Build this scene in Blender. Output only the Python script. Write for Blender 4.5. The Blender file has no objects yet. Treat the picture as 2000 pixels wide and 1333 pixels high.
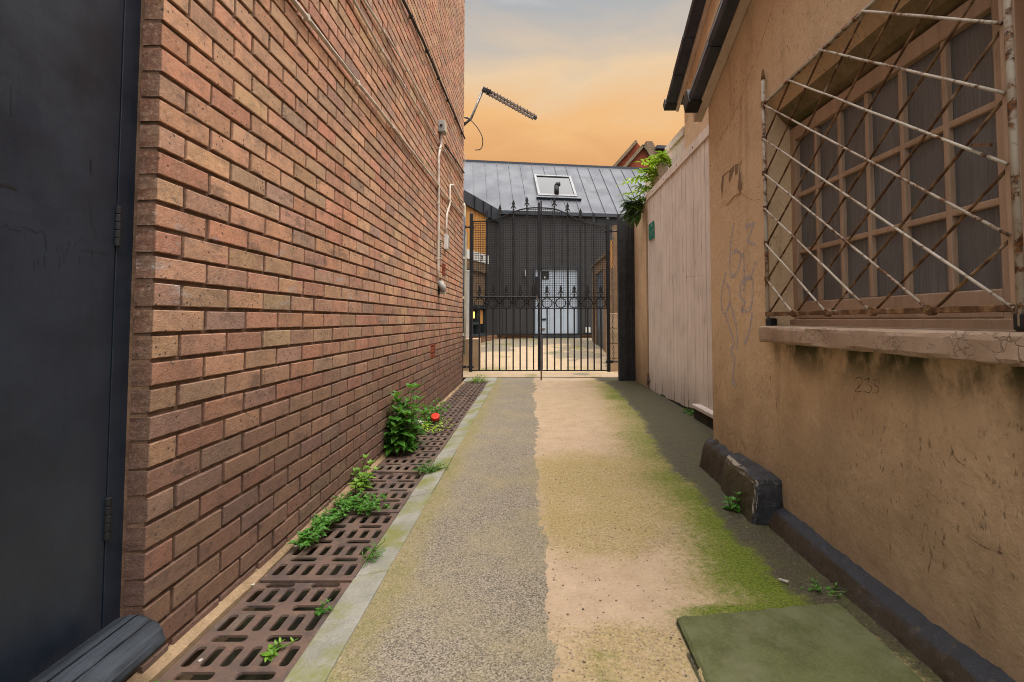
import bpy, bmesh, math, random
import numpy as np
from mathutils import Vector, Matrix
R = math.radians
SC = bpy.context.scene
COL = SC.collection

# ------------------------------------------------------------------ camera
F, PPX, HORY = 943.0, 1037.0, 625.0          # photo pixels (2000 x 1333)
PITCH = R(2.4)
EYE = Vector((0, 0, 0.96))
PPY = HORY - F * math.tan(PITCH)
cd = bpy.data.cameras.new("camera")
cam = bpy.data.objects.new("camera", cd)
COL.objects.link(cam)
cam.location = EYE
cam.rotation_euler = (math.pi / 2 + PITCH, 0, 0)
cd.sensor_width = 36
cd.lens = 36 * F / 2000
cd.shift_x = -(PPX - 1000) / 2000
cd.shift_y = -(666.5 - PPY) / 2000
cd.clip_start = 0.02
cd.clip_end = 2000
SC.camera = cam

# ------------------------------------------------------------------ light
SUN_EL, SUN_AZ = R(66), R(140)     # azimuth measured from +Y towards +X
sl = bpy.data.lights.new("sun", 'SUN')
sl.energy = 1.5
sl.angle = R(32)
sl.color = (1.0, 0.93, 0.84)
so = bpy.data.objects.new("sun", sl)
COL.objects.link(so)
sdir = Vector((math.cos(SUN_EL) * math.sin(SUN_AZ), math.cos(SUN_EL) * math.cos(SUN_AZ), math.sin(SUN_EL)))
so.rotation_euler = sdir.to_track_quat('Z', 'Y').to_euler()
so.location = (0, 0, 30)

SC.view_settings.view_transform = 'Standard'
SC.view_settings.look = 'None'
SC.view_settings.exposure = 0.55
SC.view_settings.gamma = 1.0
SC.cycles.use_denoising = True
SC.cycles.denoising_prefilter = 'NONE'
SC.cycles.filter_width = 1.0
SC.cycles.sample_clamp_indirect = 4.0
SC.cycles.max_bounces = 6

W = bpy.data.worlds.new("World")
SC.world = W
W.use_nodes = True
nt = W.node_tree
nt.nodes.clear()
def wn(t): return nt.nodes.new(t)
L = nt.links.new
tc = wn('ShaderNodeTexCoord')
sx = wn('ShaderNodeSeparateXYZ'); L(tc.outputs['Generated'], sx.inputs[0])
mp = wn('ShaderNodeMapping'); mp.inputs['Scale'].default_value = (1.0, 1.0, 4.0)
L(tc.outputs['Generated'], mp.inputs['Vector'])
nz = wn('ShaderNodeTexNoise'); nz.inputs['Scale'].default_value = 3.0; nz.inputs['Detail'].default_value = 6
nz.inputs['Roughness'].default_value = 0.55; nz.inputs['Distortion'].default_value = 0.6
L(mp.outputs[0], nz.inputs['Vector'])
ma = wn('ShaderNodeMath'); ma.operation = 'MULTIPLY_ADD'
ma.inputs[1].default_value = 0.16; ma.inputs[2].default_value = -0.08
L(nz.outputs['Fac'], ma.inputs[0])
ad = wn('ShaderNodeMath'); ad.operation = 'ADD'
L(sx.outputs['Z'], ad.inputs[0]); L(ma.outputs[0], ad.inputs[1])
rp = wn('ShaderNodeValToRGB')
L(ad.outputs[0], rp.inputs[0])
stops = [(0.0, (.42, .20, .09)), (.29, (.67, .335, .14)), (.37, (.80, .46, .20)), (.455, (.75, .55, .35)),
         (.515, (.52, .46, .40)), (.56, (.40, .41, .42)), (.68, (.75, .76, .80)), (.85, (1.0, .99, .97))]
els = rp.color_ramp.elements
while len(els) < len(stops): els.new(0.5)
for e, (p, c) in zip(els, stops): e.position = p; e.color = (*c, 1)
# overcast: brighter towards the zenith and the side the sun is on
mrz = wn('ShaderNodeMapRange'); mrz.inputs['From Min'].default_value = .60; mrz.inputs['From Max'].default_value = .95
mrz.inputs['To Min'].default_value = .76; mrz.inputs['To Max'].default_value = 6.2
mrz.interpolation_type = 'SMOOTHSTEP'
L(sx.outputs['Z'], mrz.inputs['Value'])
bg1 = wn('ShaderNodeBackground'); L(rp.outputs[0], bg1.inputs['Color'])
mry = wn('ShaderNodeMapRange'); mry.inputs['From Min'].default_value = .15; mry.inputs['From Max'].default_value = -.35
mry.inputs['To Min'].default_value = .76; mry.inputs['To Max'].default_value = .85; mry.interpolation_type = 'SMOOTHSTEP'
L(sx.outputs['Y'], mry.inputs['Value'])
mmx = wn('ShaderNodeMath'); mmx.operation = 'MAXIMUM'; L(mrz.outputs[0], mmx.inputs[0]); L(mry.outputs[0], mmx.inputs[1])
L(mmx.outputs[0], bg1.inputs['Strength'])
mrk = wn('ShaderNodeMapRange'); mrk.inputs['From Min'].default_value = .1; mrk.inputs['From Max'].default_value = -.3
L(sx.outputs['Y'], mrk.inputs['Value'])
cloud = wn('ShaderNodeMix'); cloud.data_type = 'RGBA'; cloud.inputs[7].default_value = (.93, .92, .92, 1)
L(mrk.outputs[0], cloud.inputs[0]); L(rp.outputs[0], cloud.inputs[6]); L(cloud.outputs[2], bg1.inputs['Color'])
sky = wn('ShaderNodeTexSky'); sky.sky_type = 'NISHITA'; sky.sun_disc = False
sky.sun_elevation = SUN_EL; sky.sun_rotation = SUN_AZ
bg2 = wn('ShaderNodeBackground'); bg2.inputs['Strength'].default_value = 0.10
L(sky.outputs[0], bg2.inputs['Color'])
mrs = wn('ShaderNodeMapRange'); mrs.inputs['From Min'].default_value = .6; mrs.inputs['From Max'].default_value = .9
mrs.inputs['To Min'].default_value = 0.0; mrs.inputs['To Max'].default_value = .35
L(sx.outputs['Z'], mrs.inputs['Value'])
mxs = wn('ShaderNodeMixShader'); L(mrs.outputs[0], mxs.inputs[0]); L(bg1.outputs[0], mxs.inputs[1]); L(bg2.outputs[0], mxs.inputs[2])
wo = wn('ShaderNodeOutputWorld'); L(mxs.outputs[0], wo.inputs['Surface'])

# ------------------------------------------------------------------ helpers
random.seed(7)
rng = np.random.default_rng(7)
RU = random.uniform

def ray(px, py):
    x = (px - PPX) / F; y = (PPY - py) / F
    return Vector((x, math.cos(PITCH) - y * math.sin(PITCH), math.sin(PITCH) + y * math.cos(PITCH)))
def onX(px, py, X): d = ray(px, py); return EYE + d * (X / d.x)
def onY(px, py, Y): d = ray(px, py); return EYE + d * (Y / d.y)
def onZ(px, py, Z=0.0): d = ray(px, py); return EYE + d * ((Z - EYE.z) / d.z)
def onP(px, py, p, n): d = ray(px, py); return EYE + d * ((p - EYE).dot(n) / d.dot(n))

WO = {}
def tag(o, label=None, cat=None, group=None, kind=None):
    if label: o['label'] = label
    if cat: o['category'] = cat
    if group: o['group'] = group
    if kind: o['kind'] = kind
    return o
def thing(name, label, cat, loc=(0, 0, 0), group=None):
    o = bpy.data.objects.new(name, None); COL.objects.link(o)
    o.empty_display_size = 0.1
    o.location = loc
    WO[o.as_pointer()] = Vector(loc)
    return tag(o, label, cat, group)

class MB:
    def __init__(s): s.v = []; s.f = []
    def quad(s, *p):
        i = len(s.v); s.v += [Vector(q) for q in p]; s.f.append(tuple(range(i, i + len(p)))); return s
    def fbox(s, o, a, b, c, r):
        o, a, b, c = Vector(o), Vector(a), Vector(b), Vector(c)
        (a0, a1), (b0, b1), (c0, c1) = r
        i = len(s.v)
        for z in (c0, c1):
            for y in (b0, b1):
                for x in (a0, a1): s.v.append(o + a * x + b * y + c * z)
        q = [(0, 2, 3, 1), (4, 5, 7, 6), (0, 1, 5, 4), (2, 6, 7, 3), (0, 4, 6, 2), (1, 3, 7, 5)]
        s.f += [tuple(i + k for k in f) for f in q]; return s
    def box(s, x0, x1, y0, y1, z0, z1):
        return s.fbox((0, 0, 0), (1, 0, 0), (0, 1, 0), (0, 0, 1), ((x0, x1), (y0, y1), (z0, z1)))
    def tube(s, pts, r, n=8, cap=True):
        pts = [Vector(p) for p in pts]; m = len(pts)
        rs = r if isinstance(r, (list, tuple)) else [r] * m
        i0 = len(s.v)
        t0 = (pts[1] - pts[0]).normalized()
        ref = Vector((0, 0, 1)) if abs(t0.z) < .9 else Vector((1, 0, 0))
        u = t0.cross(ref).normalized()
        for k, p in enumerate(pts):
            t = (pts[min(k + 1, m - 1)] - pts[max(k - 1, 0)]).normalized()
            u = (u - t * u.dot(t)).normalized(); w = t.cross(u)
            for j in range(n):
                a = 2 * math.pi * j / n
                s.v.append(p + (u * math.cos(a) + w * math.sin(a)) * rs[k])
        for k in range(m - 1):
            for j in range(n):
                s.f.append((i0 + k * n + j, i0 + k * n + (j + 1) % n, i0 + (k + 1) * n + (j + 1) % n, i0 + (k + 1) * n + j))
        if cap:
            s.f.append(tuple(i0 + j for j in reversed(range(n))))
            s.f.append(tuple(i0 + (m - 1) * n + j for j in range(n)))
        return s
    def bar(s, a, b, w, h, up=(0, 0, 1)):
        a, b = Vector(a), Vector(b); d = b - a; l = d.length; d.normalize()
        up = Vector(up)
        if abs(d.dot(up)) > .98: up = Vector((0, 1, 0))
        x = d.cross(up).normalized(); y = x.cross(d)
        return s.fbox(a, d, x, y, ((0, l), (-w / 2, w / 2), (-h / 2, h / 2)))
    def prism(s, poly, off):
        off = Vector(off); i = len(s.v); n = len(poly)
        s.v += [Vector(p) for p in poly] + [Vector(p) + off for p in poly]
        s.f.append(tuple(i + j for j in reversed(range(n)))); s.f.append(tuple(i + n + j for j in range(n)))
        for j in range(n): s.f.append((i + j, i + (j + 1) % n, i + n + (j + 1) % n, i + n + j))
        return s
    def ribbon(s, pts, w, nrm, th=0.0015):
        nrm = Vector(nrm); pts = [Vector(p) for p in pts]; m = len(pts); i = len(s.v)
        for k, p in enumerate(pts):
            t = (pts[min(k + 1, m - 1)] - pts[max(k - 1, 0)]).normalized()
            x = t.cross(nrm).normalized(); ww = w * (RU(.6, 1.2) if m > 2 else 1)
            s.v += [p + x * ww / 2 + nrm * th, p - x * ww / 2 + nrm * th]
        for k in range(m - 1): s.f.append((i + 2 * k, i + 2 * k + 1, i + 2 * k + 3, i + 2 * k + 2))
        return s
    def ring(s, c, rad, r, nrm=(0, 1, 0), n=24, k=6):
        c = Vector(c); nrm = Vector(nrm).normalized()
        a = nrm.orthogonal().normalized(); b = nrm.cross(a); i = len(s.v)
        for j in range(n):
            t = 2 * math.pi * j / n; d = a * math.cos(t) + b * math.sin(t)
            for q in range(k):
                u = 2 * math.pi * q / k
                s.v.append(c + d * (rad + r * math.cos(u)) + nrm * (r * math.sin(u)))
        for j in range(n):
            for q in range(k):
                s.f.append((i + j * k + q, i + ((j + 1) % n) * k + q, i + ((j + 1) % n) * k + (q + 1) % k, i + j * k + (q + 1) % k))
        return s
    def leaf(s, base, d, up, Ln, Wd, droop=.25, fold=.25, lobes=False):
        base, d, up = Vector(base), Vector(d).normalized(), Vector(up)
        x = d.cross(up)
        if x.length < 1e-3: x = d.orthogonal()
        x.normalize(); up = x.cross(d)
        prof = [(0, .10), (.22, .75), (.45, 1.0), (.7, .7), (.88, .32), (1, .0)]
        i = len(s.v)
        for t, w in prof:
            c = base + d * (Ln * t) - up * (droop * Ln * t * t)
            if lobes: w *= (1.25 if int(t * 10) % 2 else .8)
            s.v += [c, c + x * (Wd / 2 * w) + up * (fold * Wd / 2 * w), c - x * (Wd / 2 * w) + up * (fold * Wd / 2 * w)]
        for k in range(len(prof) - 1):
            a, b = i + 3 * k, i + 3 * k + 3
            s.f += [(a, a + 1, b + 1, b), (a + 2, a, b, b + 2)]
        return s
    def build(s, name, mat, parent=None, smooth=False, bevel=0.0, seg=2, attrs=None, origin=None):
        if parent is not None: o0 = WO[parent.as_pointer()]
        elif origin is not None: o0 = Vector(origin)
        else:
            a = np.array([tuple(q) for q in s.v])
            lo, hi = a.min(0), a.max(0); o0 = Vector(((lo[0] + hi[0]) / 2, (lo[1] + hi[1]) / 2, lo[2]))
        me = bpy.data.meshes.new(name)
        me.from_pydata([tuple(q - o0) for q in s.v], [], s.f)
        if attrs:
            for k, arr in attrs.items():
                at = me.color_attributes.new(k, 'FLOAT_COLOR', 'POINT')
                at.data.foreach_set('color', np.asarray(arr, dtype=np.float32).ravel())
        me.materials.append(mat)
        me.update()
        o = bpy.data.objects.new(name, me); COL.objects.link(o)
        if parent is not None: o.parent = parent
        else: o.location = o0
        WO[o.as_pointer()] = o0
        if smooth:
            me.polygons.foreach_set('use_smooth', [True] * len(me.polygons))
        if bevel > 0:
            m = o.modifiers.new('bevel', 'BEVEL'); m.width = bevel; m.segments = seg; m.limit_method = 'ANGLE'; m.angle_limit = R(40)
        return o

# value noise in python (for masks and wobble)
_lat = rng.random((256, 256))
def vn(x, y):
    x = np.asarray(x, float); y = np.asarray(y, float)
    xi = np.floor(x).astype(int); yi = np.floor(y).astype(int)
    fx = x - xi; fy = y - yi; fx = fx * fx * (3 - 2 * fx); fy = fy * fy * (3 - 2 * fy)
    g = lambda a, b: _lat[a & 255, b & 255]
    return (g(xi, yi) * (1 - fx) + g(xi + 1, yi) * fx) * (1 - fy) + (g(xi, yi + 1) * (1 - fx) + g(xi + 1, yi + 1) * fx) * fy
def fb(x, y, o=4):
    s = 0; a = .5; t = 0
    for k in range(o):
        s = s + a * vn(np.asarray(x) * 2 ** k + 17 * k, np.asarray(y) * 2 ** k + 31 * k); t += a; a *= .55
    return s / t
def sst(a, b, x):
    t = np.clip((np.asarray(x) - a) / (b - a), 0, 1); return t * t * (3 - 2 * t)

# ------------------------------------------------------------------ materials
class NT:
    def __init__(s, name):
        s.m = bpy.data.materials.new(name); s.m.use_nodes = True
        s.t = s.m.node_tree; s.t.nodes.clear()
        s.out = s.t.nodes.new('ShaderNodeOutputMaterial')
        s.b = s.t.nodes.new('ShaderNodeBsdfPrincipled')
        s.t.links.new(s.b.outputs[0], s.out.inputs['Surface'])
        s.co = s.t.nodes.new('ShaderNodeTexCoord').outputs['Object']
    def set(s, sock, v):
        if isinstance(v, bpy.types.NodeSocket): s.t.links.new(v, sock)
        else:
            if isinstance(v, tuple) and len(v) == 3 and sock.type == 'RGBA': v = (*v, 1)
            sock.default_value = v
    def geo(s):
        g = s.t.nodes.new('ShaderNodeNewGeometry'); return g.outputs['Position']
    def sc(s, vec, x, y, z):
        n = s.t.nodes.new('ShaderNodeMapping'); n.inputs['Scale'].default_value = (x, y, z)
        s.set(n.inputs['Vector'], vec); return n.outputs[0]
    def noise(s, scale, detail=4, rough=.55, vec=None, dist=0):
        n = s.t.nodes.new('ShaderNodeTexNoise'); s.set(n.inputs['Vector'], vec or s.co)
        n.inputs['Scale'].default_value = scale; n.inputs['Detail'].default_value = detail
        n.inputs['Roughness'].default_value = rough; n.inputs['Distortion'].default_value = dist
        return n.outputs['Fac']
    def vor(s, scale, feature='F1', out='Distance', vec=None, rnd=1.0):
        n = s.t.nodes.new('ShaderNodeTexVoronoi'); n.feature = feature; s.set(n.inputs['Vector'], vec or s.co)
        n.inputs['Scale'].default_value = scale; n.inputs['Randomness'].default_value = rnd
        return n.outputs[out]
    def ramp(s, fac, st):
        n = s.t.nodes.new('ShaderNodeValToRGB'); s.set(n.inputs[0], fac)
        e = n.color_ramp.elements
        while len(e) < len(st): e.new(.5)
        for q, (p, c) in zip(e, st):
            q.position = p; q.color = (*c, 1) if isinstance(c, tuple) else (c, c, c, 1)
        return n.outputs[0]
    def mix(s, fac, a, b, mode='MIX'):
        n = s.t.nodes.new('ShaderNodeMix'); n.data_type = 'RGBA'; n.blend_type = mode
        s.set(n.inputs[0], fac); s.set(n.inputs[6], a); s.set(n.inputs[7], b); return n.outputs[2]
    def math(s, op, a, b=0.0, c=0.0, clamp=False):
        n = s.t.nodes.new('ShaderNodeMath'); n.operation = op; n.use_clamp = clamp
        s.set(n.inputs[0], a); s.set(n.inputs[1], b); s.set(n.inputs[2], c); return n.outputs[0]
    def mr(s, v, a, b, c=0.0, d=1.0, smooth=True):
        n = s.t.nodes.new('ShaderNodeMapRange'); n.interpolation_type = 'SMOOTHSTEP' if smooth else 'LINEAR'
        s.set(n.inputs['Value'], v)
        for k, x in zip(('From Min', 'From Max', 'To Min', 'To Max'), (a, b, c, d)): s.set(n.inputs[k], x)
        return n.outputs[0]
    def attr(s, name):
        n = s.t.nodes.new('ShaderNodeAttribute'); n.attribute_name = name; return n
    def sep(s, v):
        n = s.t.nodes.new('ShaderNodeSeparateXYZ'); s.set(n.inputs[0], v); return n.outputs
    def bump(s, h, strength=.3, dist=.01):
        n = s.t.nodes.new('ShaderNodeBump'); n.inputs['Strength'].default_value = strength; n.inputs['Distance'].default_value = dist
        s.set(n.inputs['Height'], h)
        prev = s.b.inputs['Normal']
        if prev.is_linked: s.t.links.new(prev.links[0].from_socket, n.inputs['Normal'])
        s.t.links.new(n.outputs[0], prev)
    def p(s, **k):
        for a, v in k.items():
            nm = {'col': 'Base Color', 'rough': 'Roughness', 'metal': 'Metallic', 'spec': 'Specular IOR Level', 'alpha': 'Alpha', 'emit': 'Emission Color', 'es': 'Emission Strength'}.get(a, a)
            s.set(s.b.inputs[nm], v)
        return s

def simple(name, col, rough=.6, var=.25, scale=9, metal=0, spec=.4, bump=.15, dark=None, bscale=60):
    m = NT(name)
    n = m.noise(scale, 6, .62)
    d = dark or tuple(c * (1 - 1.6 * var) for c in col)
    c = m.mix(m.mr(n, .36, .64), d, tuple(min(1, x * (1 + .5 * var)) for x in col))
    m.p(col=c, rough=m.mr(m.noise(scale * 2.3, 3), .3, .7, max(.05, rough - .1), min(1, rough + .1)), metal=metal, spec=spec)
    if bump: m.bump(m.noise(bscale, 5, .65), bump, .004)
    return m.m

def mat_brick():
    m = NT('brick'); g = m.geo(); xyz = m.sep(g)
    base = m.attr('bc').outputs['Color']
    n1 = m.noise(11, 6, .65, g); n2 = m.noise(70, 5, .7, g)
    c = m.mix(m.mr(n1, .40, .70, 0, .75), base, m.mix(.58, base, (.16, .115, .085)))
    c = m.mix(m.mr(n2, .45, .72, 0, .6), c, m.mix(.5, base, (.66, .48, .33)))
    c = m.mix(m.mr(m.noise(33, 5, .7, g), .52, .68, 0, .5), c, m.mix(.6, c, (.10, .062, .048)))
    c = m.mix(m.mr(m.noise(5, 5, .7, m.sc(g, 1, 1, 2.5)), .56, .70, 0, .6), c, (.12, .085, .07))
    # burnt specks
    sp = m.vor(42, vec=g); msk = m.math('MULTIPLY', m.mr(sp, .08, .24, .9, 0), m.mr(m.noise(6, 3, .6, g), .44, .58))
    c = m.mix(msk, c, (.035, .028, .025))
    # lighter dust in the weather, grime plus painted light falloff near the ground
    low = m.mr(m.math('ADD', xyz[2], m.math('MULTIPLY', m.noise(3, 4, .6, g), .6)), .50, 1.75, .95, 0)
    c = m.mix(low, c, m.mix(.78, c, (.085, .050, .041)))
    # smears of old pink and white spray paint around eye height
    band = m.math('MULTIPLY', m.mr(xyz[2], .98, 1.06), m.mr(xyz[2], 1.22, 1.30, 1, 0))
    near = m.mr(xyz[1], 2.2, 4.2, 1, .25)
    pm = m.math('MULTIPLY', m.math('MULTIPLY', band, near), m.mr(m.noise(14, 6, .75, m.sc(g, 1, .5, 1.6)), .53, .66, 0, .75))
    c = m.mix(pm, c, m.mix(m.mr(m.noise(4, 2, .5, g), .45, .55), (.50, .20, .18), (.42, .38, .36)))
    m.p(col=c, rough=.86, spec=.25)
    m.bump(m.noise(38, 6, .7, g), .6, .008)
    m.bump(m.noise(190, 4, .75, g), .5, .004)
    return m.m

def mat_mortar(col=(.185, .11, .072)):
    m = NT('mortar'); g = m.geo()
    c = m.mix(m.mr(m.noise(14, 5, .6, g), .35, .65), tuple(x * .55 for x in col), col)
    c = m.mix(m.mr(m.noise(2.5, 3, .6, g), .55, .75, 0, .45), c, (.22, .14, .085))
    m.p(col=c, rough=.95, spec=.1)
    m.bump(m.noise(120, 5, .7, g), .6, .004)
    return m.m

def mat_render():
    m = NT('painted_render'); g = m.geo(); xyz = m.sep(g)
    n = m.noise(2.2, 6, .6, g); n2 = m.noise(16, 6, .65, g)
    c = m.mix(m.mr(n, .35, .68), (.65, .465, .29), (.57, .40, .24))
    c = m.mix(m.mr(n2, .45, .75, 0, .35), c, (.62, .45, .30))
    c = m.mix(m.mr(m.noise(70, 5, .75, g), .48, .70, 0, .35), c, (.28, .18, .10))
    c = m.mix(m.mr(m.noise(4.5, 6, .7, g), .54, .74, 0, .38), c, (.32, .215, .12))
    streak = m.noise(9, 5, .65, m.sc(g, 1, 1, .12))
    c = m.mix(m.mr(streak, .52, .75, 0, .40), c, (.25, .155, .085))
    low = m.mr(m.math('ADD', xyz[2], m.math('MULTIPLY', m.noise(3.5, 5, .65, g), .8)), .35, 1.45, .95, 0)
    c = m.mix(low, c, m.mix(.66, c, (.11, .066, .034)))  # wall-foot dirt, with part of the light falloff painted in
    # damp algae under the window sill
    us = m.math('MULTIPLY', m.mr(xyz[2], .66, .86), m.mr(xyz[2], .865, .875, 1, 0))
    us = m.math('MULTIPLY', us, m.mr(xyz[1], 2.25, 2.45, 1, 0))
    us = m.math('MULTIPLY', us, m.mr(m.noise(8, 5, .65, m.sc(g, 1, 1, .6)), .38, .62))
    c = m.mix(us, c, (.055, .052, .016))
    # scuffs and flecks
    fl = m.math('MULTIPLY', m.mr(m.noise(55, 4, .7, m.sc(g, 1, 1, .45)), .585, .67), m.mr(m.noise(2.0, 3, .5, g), .44, .60))
    c = m.mix(m.math('MULTIPLY', fl, .6), c, (.045, .03, .02))
    # fine hairline cracks
    wv = m.t.nodes.new('ShaderNodeVectorMath'); wv.operation = 'ADD'
    nn = m.t.nodes.new('ShaderNodeTexNoise'); nn.inputs['Scale'].default_value = 5; nn.inputs['Detail'].default_value = 5
    m.set(nn.inputs['Vector'], g)
    sc_ = m.t.nodes.new('ShaderNodeVectorMath'); sc_.operation = 'SCALE'; sc_.inputs['Scale'].default_value = .5
    m.t.links.new(nn.outputs['Color'], sc_.inputs[0]); m.set(wv.inputs[0], g); m.t.links.new(sc_.outputs[0], wv.inputs[1])
    cr = m.vor(1.5, 'DISTANCE_TO_EDGE', vec=wv.outputs[0])
    crm = m.math('MULTIPLY', m.mr(cr, .001, .004, 1, 0), m.mr(m.noise(1.3, 2, .5, g), .52, .64, 0, .4))
    c = m.mix(crm, c, (.10, .06, .035))
    m.p(col=c, rough=.82, spec=.25)
    m.bump(n2, .4, .025); m.bump(m.noise(110, 6, .75, g), .45, .005); m.bump(m.math('MULTIPLY', crm, -1), .4, .003)
    return m.m

def mat_ground():
    m = NT('alley_ground'); g = m.geo()
    A = m.attr('m'); B = m.attr('m2')
    sa = m.t.nodes.new('ShaderNodeSeparateColor'); m.set(sa.inputs[0], A.outputs['Color'])
    sb = m.t.nodes.new('ShaderNodeSeparateColor'); m.set(sb.inputs[0], B.outputs['Color'])
    jit = m.math('ADD', m.math('MULTIPLY_ADD', m.noise(34, 5, .7, g), .9, -.45), m.math('MULTIPLY_ADD', m.noise(160, 3, .7, g), .5, -.25))
    def mask(x, lo=.35, hi=.65, k=1.0):
        return m.mr(m.math('MULTIPLY_ADD', jit, k, x), lo, hi)
    asp, moss, wet = mask(sa.outputs[0], .42, .58, .45), mask(sa.outputs[1], .08, 1.0, 1.3), mask(sa.outputs[2], .24, .78, 1.15)
    yel, agg = mask(sb.outputs[0], .0, 1.0, 1.0), mask(sb.outputs[1], .3, .7, .9)
    n = m.noise(6, 6, .65, g); n2 = m.noise(85, 4, .7, g)
    sand = m.mix(m.mr(n, .3, .7), (.41, .30, .20), (.325, .23, .147))
    sand = m.mix(m.mr(n2, .45, .7, 0, .4), sand, (.50, .385, .27))
    sand = m.mix(yel, sand, m.mix(m.mr(n2, .35, .65), (.215, .160, .058), (.35, .265, .12)))
    # exposed stones
    vd = m.vor(105, vec=g); vc = m.vor(105, out='Color', vec=g)
    vcs = m.sep(vc)
    stone = m.mix(vcs[0], (.06, .045, .035), m.mix(vcs[1], (.42, .36, .30), (.20, .12, .07)))
    sm = m.math('MULTIPLY', m.mr(vd, .25, .42, 1, 0), m.math('MULTIPLY', agg, m.mr(vcs[2], .55, .62)))
    sand = m.mix(m.math('MULTIPLY', sm, .62), sand, stone)
    # scattered dark pits everywhere
    vd2 = m.vor(33, vec=g); v2c = m.sep(m.vor(33, out='Color', vec=g))
    pit = m.math('MULTIPLY', m.mr(vd2, .10, .2, 1, 0), m.mr(v2c[0], .74, .78))
    sand = m.mix(m.math('MULTIPLY', pit, .85), sand, (.05, .035, .02))
    # tarmac strip: fine chippings
    v3 = m.vor(250, out='Color', vec=g); v3s = m.sep(v3)
    tar = m.mix(v3s[0], (.072, .061, .047), (.325, .272, .205))
    tar = m.mix(m.mr(m.noise(3.2, 5, .6, g), .4, .66, 0, .5), tar, m.mix(v3s[1], (.13, .11, .055), (.38, .31, .19)))
    tar = m.mix(m.math('MULTIPLY', yel, .62), tar, m.mix(v3s[1], (.15, .125, .045), (.34, .265, .125)))
    c = m.mix(asp, sand, tar)
    mcol = m.mix(m.mr(m.noise(120, 5, .7, g), .35, .65), (.045, .072, .006), (.145, .17, .016))
    c = m.mix(moss, c, mcol)
    wcol = m.mix(m.mr(n2, .3, .7), (.024, .021, .012), (.090, .074, .042))
    wcol = m.mix(m.mr(m.noise(9, 5, .65, g), .44, .66, 0, .6), wcol, (.060, .066, .016))
    wcol = m.mix(m.math('MULTIPLY', m.mr(vd, .2, .35, 1, 0), m.mr(vcs[1], .8, .85)), wcol, (.16, .14, .11))
    c = m.mix(wet, c, wcol)
    m.p(col=c, rough=m.mr(wet, 0, 1, .92, .6), spec=.25)
    h = m.math('ADD', m.math('MULTIPLY', m.noise(60, 6, .7, g), 1.0), m.math('MULTIPLY', m.math('MULTIPLY', v3s[2], asp), .5))
    m.bump(h, .55, .007)
    m.bump(m.math('MULTIPLY', pit, -1), .5, .006)
    m.bump(m.math('ADD', sm, m.math('MULTIPLY', m.noise(200, 3, .7, g), moss)), .4, .006)
    return m.m

def mat_iron():
    m = NT('rusty_cast_iron'); g = m.geo()
    c = m.mix(m.mr(m.noise(9, 6, .65, g), .35, .68), (.135, .084, .062), (.075, .054, .047))
    c = m.mix(m.mr(m.noise(45, 5, .7, g), .52, .72, 0, .65), c, (.20, .105, .06))
    c = m.mix(m.mr(m.noise(4, 4, .6, g), .55, .72, 0, .45), c, (.24, .19, .14))
    m.p(col=c, rough=.62, spec=.4, metal=.15)
    m.bump(m.noise(70, 6, .7, g), .3, .004); return m.m

def mat_stone(name, a, b, moss=0, mcol=(.12, .13, .03), rough=.9):
    m = NT(name); g = m.geo()
    c = m.mix(m.mr(m.noise(5, 6, .65, g), .35, .65), a, b)
    c = m.mix(m.mr(m.noise(90, 4, .75, g), .45, .72, 0, .5), c, tuple(x * 1.35 for x in a))
    c = m.mix(m.mr(m.noise(150, 3, .75, g), .58, .7, 0, .6), c, tuple(x * .35 for x in b))
    if moss: c = m.mix(m.mr(m.noise(3.0, 6, .7, g), .62 - .3 * moss, .80 - .3 * moss, 0, .9), c, mcol)
    m.p(col=c, rough=rough, spec=.25); m.bump(m.noise(60, 6, .7, g), .4, .006); return m.m

def mat_blackpaint(name='black_paint', chips=0.0, col=(.018, .019, .022), rough=.42):
    m = NT(name); g = m.geo()
    c = m.mix(m.mr(m.noise(6, 6, .65, g), .35, .7), col, tuple(x * 1.9 + .004 for x in col))
    if chips: c = m.mix(m.mr(m.noise(26, 6, .75, g), .68 - .08 * chips, .72 - .08 * chips), c, (.32, .27, .21))
    m.p(col=c, rough=m.mr(m.noise(15, 4, .6, g), .3, .7, rough - .1, rough + .2), spec=.45)
    m.bump(m.noise(40, 5, .65, g), .25, .006); return m.m

def mat_door():
    m = NT('navy_black_gloss_paint'); g = m.geo()
    c = m.mix(m.mr(m.noise(3, 6, .65, g), .35, .7), (.007, .012, .021), (.015, .023, .037))
    c = m.mix(m.mr(m.noise(22, 5, .75, m.sc(g, 1, 1, .35)), .66, .72, 0, .8), c, (.006, .006, .007))
    m.p(col=c, rough=m.mr(m.noise(7, 5, .65, g), .3, .7, .30, .50), spec=.6)
    m.bump(m.noise(14, 5, .6, m.sc(g, 1, 1, .25)), .18, .01)
    m.bump(m.noise(120, 4, .7, m.sc(g, 1, .15, 1)), .12, .003); return m.m

def mat_woodpaint(name, a, b, dirt=(.10, .07, .05)):
    m = NT(name); g = m.geo(); xyz = m.sep(g)
    gr = m.noise(26, 5, .65, m.sc(g, 1, 1, .06))
    c = m.mix(m.mr(gr, .35, .7), a, b)
    c = m.mix(m.mr(m.noise(3, 5, .6, g), .4, .7, 0, .5), c, tuple(x * .78 for x in b))
    st = m.noise(48, 5, .7, m.sc(g, 1, 1, .10))
    c = m.mix(m.mr(st, .60, .72, 0, .65), c, dirt)
    low = m.mr(m.math('ADD', xyz[2], m.math('MULTIPLY', m.noise(20, 5, .7, m.sc(g, 1, 1, .15)), .8)), .35, .95, .75, 0)
    c = m.mix(low, c, m.mix(.5, c, dirt))
    m.p(col=c, rough=.72, spec=.3); m.bump(gr, .25, .004); return m.m

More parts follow.
